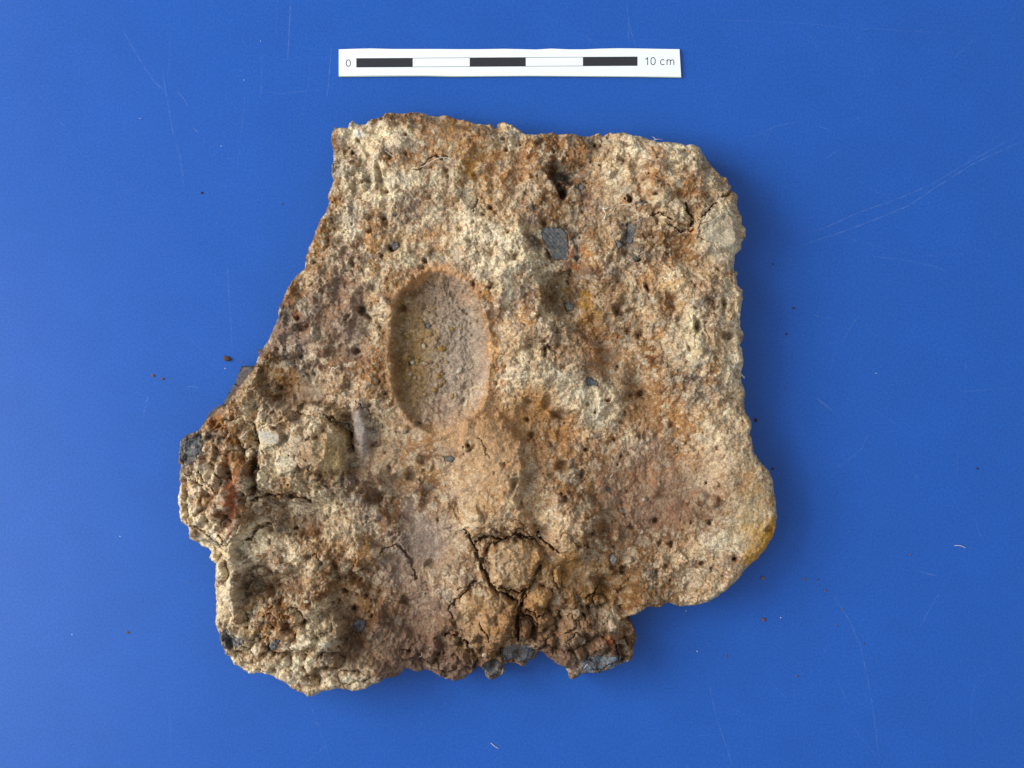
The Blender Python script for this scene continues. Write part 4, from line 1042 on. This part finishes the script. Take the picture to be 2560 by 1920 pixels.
# ---------------------------------------------------------------- the scale card
card = bpy.data.objects.new("scale_card", None)
card["label"] = "white paper scale bar strip reading 0 to 10 cm above the slab"
card["category"] = "scale bar"
COL.objects.link(card)
TH = 1.1 * MM
kc = (D - TH) / D


def cp(px, py):
    return ((px - 1280) * S * kc, (960 - py) * S * kc)


def zp(zx, zy):          # coordinates read off the enlarged view of the strip
    return (780 + zx / 2.212, 80 + zy / 2.212)


top_e = [(148,96),(230,93),(320,91),(450,94),(560,94),(700,94),(800,95),(930,95),(1060,93),(1160,95),(1240,97),(1320,92),(1350,93),(1420,96),(1500,96),(1600,92),(1700,90),(1800,91),(1900,93),(2032,95)]
bot_e = [(2041,248),(1800,245),(1500,243),(1200,241),(900,243),(780,243),(620,240),(400,240),(148,243)]


def plate(name, poly, z0, z1, mat, parent, bend=None):
    bm = bmesh.new()
    lo = [bm.verts.new((*cp(*q_), z0)) for q_ in poly]
    hi = [bm.verts.new((*cp(*q_), z1)) for q_ in poly]
    n = len(poly)
    bm.faces.new(hi); bm.faces.new(lo[::-1])
    for i in range(n):
        bm.faces.new((lo[i], lo[(i + 1) % n], hi[(i + 1) % n], hi[i]))
    bmesh.ops.recalc_face_normals(bm, faces=bm.faces)
    me_ = bpy.data.meshes.new(name); bm.to_mesh(me_); bm.free()
    me_.materials.append(mat)
    return link(name, me_, parent)


def paper_mat(name, col):
    m_, nt, p = new_mat(name)
    N, L = nt.nodes, nt.links
    tc = N.new("ShaderNodeTexCoord")
    n1 = N.new("ShaderNodeTexNoise"); n1.inputs["Scale"].default_value = 900; n1.inputs["Detail"].default_value = 4
    L.new(tc.outputs["Object"], n1.inputs[0])
    r = N.new("ShaderNodeMapRange"); r.inputs[3].default_value = .94; r.inputs[4].default_value = 1.04
    L.new(n1.outputs[0], r.inputs[0])
    vm = N.new("ShaderNodeVectorMath"); vm.operation = 'SCALE'; vm.inputs[0].default_value = col
    L.new(r.outputs[0], vm.inputs["Scale"]); L.new(vm.outputs[0], p.inputs["Base Color"])
    p.inputs["Roughness"].default_value = .7; p.inputs["Specular IOR Level"].default_value = .25
    return m_


M_paper = paper_mat("white_paper", (.86, .88, .88))
M_board = paper_mat("grey_board", (.52, .56, .44))
M_ink = paper_mat("black_ink", (.030, .029, .034))
shr = [zp(*q_) for q_ in top_e] + [zp(q_[0], q_[1]) for q_ in bot_e]
under = [zp(a, b + 2) for a, b in top_e] + [zp(a + (1.5 if a > 1000 else 0), b + 3.5 + 1.0 * math.sin(a * .02)) for a, b in bot_e]
plate("backing_board", under, 0.15 * MM, TH - .25 * MM, M_board, card)
plate("paper_face", shr, TH - .25 * MM, TH, M_paper, card)


def bar_pt(u, v):        # u 0..1 along the bar, v 0 top 1 bottom
    xa = 245 + (1800 - 245) * u
    return zp(xa, 145 - 9 * u + v * 51)


segs = [0, .2006, .4032, .6025, .8058, 1]
for i in range(5):
    a, b = segs[i], segs[i + 1]
    if i % 2 == 0:
        plate("black_segment", [bar_pt(a, 0), bar_pt(b, 0), bar_pt(b, 1), bar_pt(a, 1)], TH + .01 * MM, TH + .03 * MM, M_ink, card)
    else:
        plate("segment_outline", [bar_pt(a, 0), bar_pt(b, 0), bar_pt(b, .045), bar_pt(a, .045)], TH + .01 * MM, TH + .03 * MM, M_ink, card)
        plate("segment_outline", [bar_pt(a, .955), bar_pt(b, .955), bar_pt(b, 1), bar_pt(a, 1)], TH + .01 * MM, TH + .03 * MM, M_ink, card)


# numerals drawn as strokes of a plain sans serif
def stroke_mesh(name, polylines, wpx, parent):
    bm = bmesh.new()
    for pl, closed in polylines:
        n = len(pl); prev = None; first = None
        for i in range(n + (1 if closed else 0)):
            q1 = pl[i % n]
            qa = pl[(i - 1) % n] if (closed or i > 0) else pl[0]
            qb = pl[(i + 1) % n] if (closed or i < n - 1) else pl[-1]
            tx, ty = qb[0] - qa[0], qb[1] - qa[1]; tl = math.hypot(tx, ty) or 1
            nx_, ny_ = -ty / tl * wpx / 2, tx / tl * wpx / 2
            a = bm.verts.new((*cp(q1[0] + nx_, q1[1] + ny_), TH + .03 * MM)); b = bm.verts.new((*cp(q1[0] - nx_, q1[1] - ny_), TH + .03 * MM))
            if prev:
                bm.faces.new((prev[0], a, b, prev[1]))
            prev = (a, b)
    bmesh.ops.recalc_face_normals(bm, faces=bm.faces)
    me_ = bpy.data.meshes.new(name); bm.to_mesh(me_); bm.free()
    if me_.polygons and me_.polygons[0].normal.z < 0:
        me_.flip_normals()
    me_.materials.append(M_ink)
    return link(name, me_, parent)


def oval(cx, cy, rx, ry, a0=0, a1=360, n=28, p=2.0):
    out = []
    for i in range(n + (0 if a1 - a0 >= 360 else 1)):
        a = math.radians(a0 + (a1 - a0) * i / n)
        c_, s_ = math.cos(a), math.sin(a)
        out.append(zp(cx + rx * math.copysign(abs(c_) ** (2 / p), c_), cy + ry * math.copysign(abs(s_) ** (2 / p), s_)))
    return out


W_ = 2.0
stroke_mesh("numeral", [(oval(201, 172, 11.5, 18.0, p=2.3), True)], W_, card)
stroke_mesh("numeral", [([zp(1842,151), zp(1850,148), zp(1856,141)], False), ([zp(1856,140), zp(1856,183)], False)], W_, card)
stroke_mesh("numeral", [(oval(1886, 161, 12, 20, p=2.3), True)], W_, card)
stroke_mesh("letter", [(oval(1939, 167, 11.5, 14.5, 40, 320, p=2.2), False)], W_, card)
stroke_mesh("letter", [([zp(1963,152), zp(1963,182)], False), ([zp(1963,162), zp(1967,155), zp(1974,153), zp(1980,156), zp(1982,163), zp(1982,182)], False),
                       ([zp(1982,163), zp(1986,156), zp(1993,153), zp(1999,156), zp(2001,163), zp(2001,182)], False)], W_, card)

# ---------------------------------------------------------------- loose crumbs on the table
M_crumb = crumb_mat("loose_crumb", [lin(92,60,40), lin(142,100,64), lin(116,80,52)])
M_dark = crumb_mat("dark_crumb", [lin(64,48,36), lin(84,60,40), lin(70,54,42)])
M_white = crumb_mat("white_crumb", [lin(225,225,225), lin(235,235,230), lin(215,215,215)])
LM = {0: lump_mesh("crumb", 51, 2, .8, M_crumb), 1: lump_mesh("crumb", 52, 2, .8, M_dark), 2: lump_mesh("crumb", 53, 2, .8, M_white), 3: lump_mesh("crumb", 54, 2, .7, M_crumb)}
CR = [(568,897,9.5,6,0,"largest loose rusty crumb left of the charred flank"),(383,939,5,3.6,3,"left one of a pair of small brown crumbs on the blue table"),
 (407,947,4.5,3.2,0,"right one of a pair of small brown crumbs on the blue table"),(320,1581,5.5,3,3,"flat brown crumb alone at the lower left of the blue table"),
 (1890,1050,4.5,5.5,1,"dark crumb in the shadow right of the slab"),(1906,1445,5,5,0,"round tan crumb just off the lower right curve of the slab"),
 (1909,1549,5.2,5.6,3,"round brown crumb below the yellow stained corner"),(2011,1448,3,3,0,"small reddish crumb right of the round tan crumb"),
 (2063,1477,3.2,3,3,"small brown crumb on the open blue, right of the slab's lower lobe"),(505,482,3.6,3,1,"small dark crumb on the blue left of the upper slab"),
 (706,510,2.2,2,1,"tiny dark speck near the slab's upper left edge"),(1952,1544,2.4,2.2,2,"tiny white grain beside the round brown crumb"),
 (1743,1628,2.4,2.2,2,"tiny white grain on blue below the lower right edge"),(1984,770,3.4,2.6,1,"dark speck on the blue right of the slab's upper middle"),
 (1966,835,3.4,2.6,1,"dark speck in the soft shadow right of the slab"),(1932,1172,4.4,2.6,1,"brownish speck beside the bulging lower right lobe"),
 (2443,1171,3,2.8,1,"dark speck far out on the right side of the table"),(1992,1690,3,2.4,0,"small reddish crumb low on the right half of the table"),
 (1816,1640,2.4,1.8,0,"faint reddish speck low on the blue below the right lobe"),(2276,1386,3,2,0,"small red brown speck far right of the yellow stain"),
 (2106,1524,2.2,2,0,"tiny reddish speck straight right of the round brown crumb, left of a long curved scratch"),(2092,1563,2,2,0,"tiny reddish speck just under another one, right of the round brown crumb"),(2046,1449,2,1.8,0,"tiny speck right of the small reddish crumb off the lower right curve"),(2160,1609,2,1.8,0,"tiny reddish speck touching the long curved scratch at the lower right"),(563,921,2.2,2,2,"tiny pale speck just below the largest rusty crumb"),(606,905,2.6,1.8,0,"tiny brown speck between the largest rusty crumb and the charred flank"),
 (553,365,2,2,2,"tiny pale dot on the blue left of the slab's top left corner"),(1932,660,2.4,2,1,"tiny dark dot in the shadow beside the slab's upper right edge"),(300,1341,1.8,1.6,2,"tiny pale dot on the blue left of the slab's left tip"),(465,1458,2,1.4,0,"tiny reddish dot beside the notch on the slab's lower left side"),(180,1586,2.2,1.6,2,"tiny pale dot left of the flat brown crumb at the lower left"),(1820,1320,2,1.6,0,"tiny speck pressed against the slab near the yellow stain"),(1715,1527,1.8,1.6,2,"tiny pale speck tucked under the slab's lower right rim"),(350,296,1.8,1.6,2,"tiny pale dot among the scratches at the upper left"),
 (652,103,2,1.8,2,"tiny white dot left of the scale card, the higher of two"),(610,200,2,1.8,2,"tiny white dot left of the scale card, the lower of two"),(2190,933,2,1.8,2,"tiny white dot alone on the blue at the middle right"),(1965,973,2,1.8,0,"tiny rust dot in the shadow right of the slab's middle edge")]
for px, py, rx, ry, k, lb in CR:
    o = link("crumb", LM[k])
    if k == 2: rx, ry = rx * .6, ry * .6
    elif rx < 8: rx, ry = rx * .86, ry * .86
    rz = (rx + ry) / 2 * .8
    o.scale = (rx * S, ry * S * 1.15, rz * S)
    o.location = wpos(px, py, rz * S * .72, False)
    o.rotation_euler = (0, 0, random.uniform(-.4, .4))
    o["category"] = "crumb"
    o["group"] = "loose crumbs on the blue table"
    o["label"] = lb if lb else "tiny pinhead speck of grit on the blue table"

# ---------------------------------------------------------------- fibres
M_fib = flat_mat("pale_fibre", lin(225,215,198), .5, .4)


def fibre(pts, zoom, label, r=.085, lift=.5, table_=False):
    """pts in an enlarged view (origin, scale) -> a thin bent hair"""
    ox, oy, k = zoom
    P = [(ox + a / k, oy + b / k) for a, b in pts]
    cu = bpy.data.curves.new("f", 'CURVE'); cu.dimensions = '3D'
    sp = cu.splines.new('BEZIER'); sp.bezier_points.add(len(P) - 1)
    for i, (px, py) in enumerate(P):
        arch = math.sin(math.pi * i / max(1, len(P) - 1)) * .5
        if table_:
            co = wpos(px, py, (r + .05 + .5 * arch) * MM, False)
        else:
            zz = max(top_z(px + a, py + b) for a in (-6, 0, 6) for b in (-6, 0, 6))
            co = wpos(px, py, zz + (lift * .3 + arch) * MM)
        bp = sp.bezier_points[i]; bp.co = co; bp.handle_left_type = bp.handle_right_type = 'AUTO'
    cu.bevel_depth = r * MM; cu.bevel_resolution = 1; cu.resolution_u = 6
    tmp = bpy.data.objects.new("tmp", cu); COL.objects.link(tmp)
    bpy.context.view_layer.update()
    me_ = bpy.data.meshes.new_from_object(tmp.evaluated_get(bpy.context.evaluated_depsgraph_get()))
    bpy.data.objects.remove(tmp); bpy.data.curves.remove(cu)
    me_.materials.clear(); me_.materials.append(M_fib)
    o = link("fibre", me_)
    o["label"] = label; o["category"] = "fibre"; o["group"] = "pale fibres caught on the slab and table"


z2, z3, z4, z5, z6, z7, z8 = (780,240,3.687),(1330,290,3.687),(700,640,3.687),(1300,700,3.687),(420,860,3.687),(500,1300,3.687),(1050,1280,3.687)
fibre([(1135,150),(1130,180),(1137,212)], z3, "short upright hair poking above the slab's top right edge", .11)
fibre([(1110,235),(1150,222),(1205,210)], z3, "straight pale hair lying across the slab's top right edge", .12)
fibre([(650,850),(668,880),(675,915),(665,952)], z3, "bright white hair forming the stem of a Y right of the charcoal piece", .15)
fibre([(705,842),(680,855),(650,848)], z3, "short white hair crossing the head of the Y shaped hair", .12)
fibre([(700,920),(750,880),(765,845),(800,825),(860,822)], z3, "curly faint hair trailing right from the Y shaped hair", .07)
fibre([(1000,672),(1055,650),(1110,612),(1180,582),(1240,578),(1290,592)], z2, "long pale root hair below the orange patch at the upper left", .11)
fibre([(690,530),(730,560),(775,590)], z2, "short hair on the cream crust near the top left corner", .08)
fibre([(478,1065),(495,1030),(525,1035),(550,1010)], z4, "wriggly hair left of the oval hollow's lower half", .10)
fibre([(485,1070),(500,1110),(508,1155)], z4, "thin hair hanging straight below the wriggly hair", .07)
fibre([(2038,872),(2052,892),(2078,902),(2105,886)], z5, "curled hair hooked out over the slab's right edge", .10)
fibre([(1442,192),(1480,172),(1508,160),(1518,125),(1545,103),(1565,106)], z5, "bent hair under the orange fleck at the upper right", .08)
fibre([(1065,575),(1095,580),(1130,560),(1140,600)], (1300,480,3.687), "faint hair below the big cracked clod at the upper right", .06)
fibre([(1510,1425),(1525,1400),(1540,1385),(1535,1420)], z8, "looped hair on the blue grey wedge at the bottom tip", .08)
fibre([(2010,1290),(2040,1262),(2038,1232)], z7, "short white hair on the purple brown bottom edge", .10)
fibre([(700,862),(735,835),(765,800),(780,790)], z6, "pale hair beside the deep crack of the left clods", .10)
fibre([(890,245),(940,250),(960,262),(1000,240)], z8, "small tangled hair at the top of the cracked round clod", .08)
fibre([(1925,475),(1935,525)], z8, "tiny straight hair in the brown crust at the lower right", .07)
fibre([(275,490),(295,470),(300,455)], (1450,1060,3.687), "tiny bent hair in the brown crust right of the centre", .07)
fibre([(0,0),(11,9),(19,14)], (1227,1857,1), "curved white lint lying alone on the table below the slab", .10, table_=True)
fibre([(0,0),(14,0),(27,5)], (2386,1364,1), "straight white lint on the far right of the table", .09, table_=True)
print("tris", sum(len(o.data.polygons) * 2 for o in bpy.data.objects if o.type == 'MESH'))
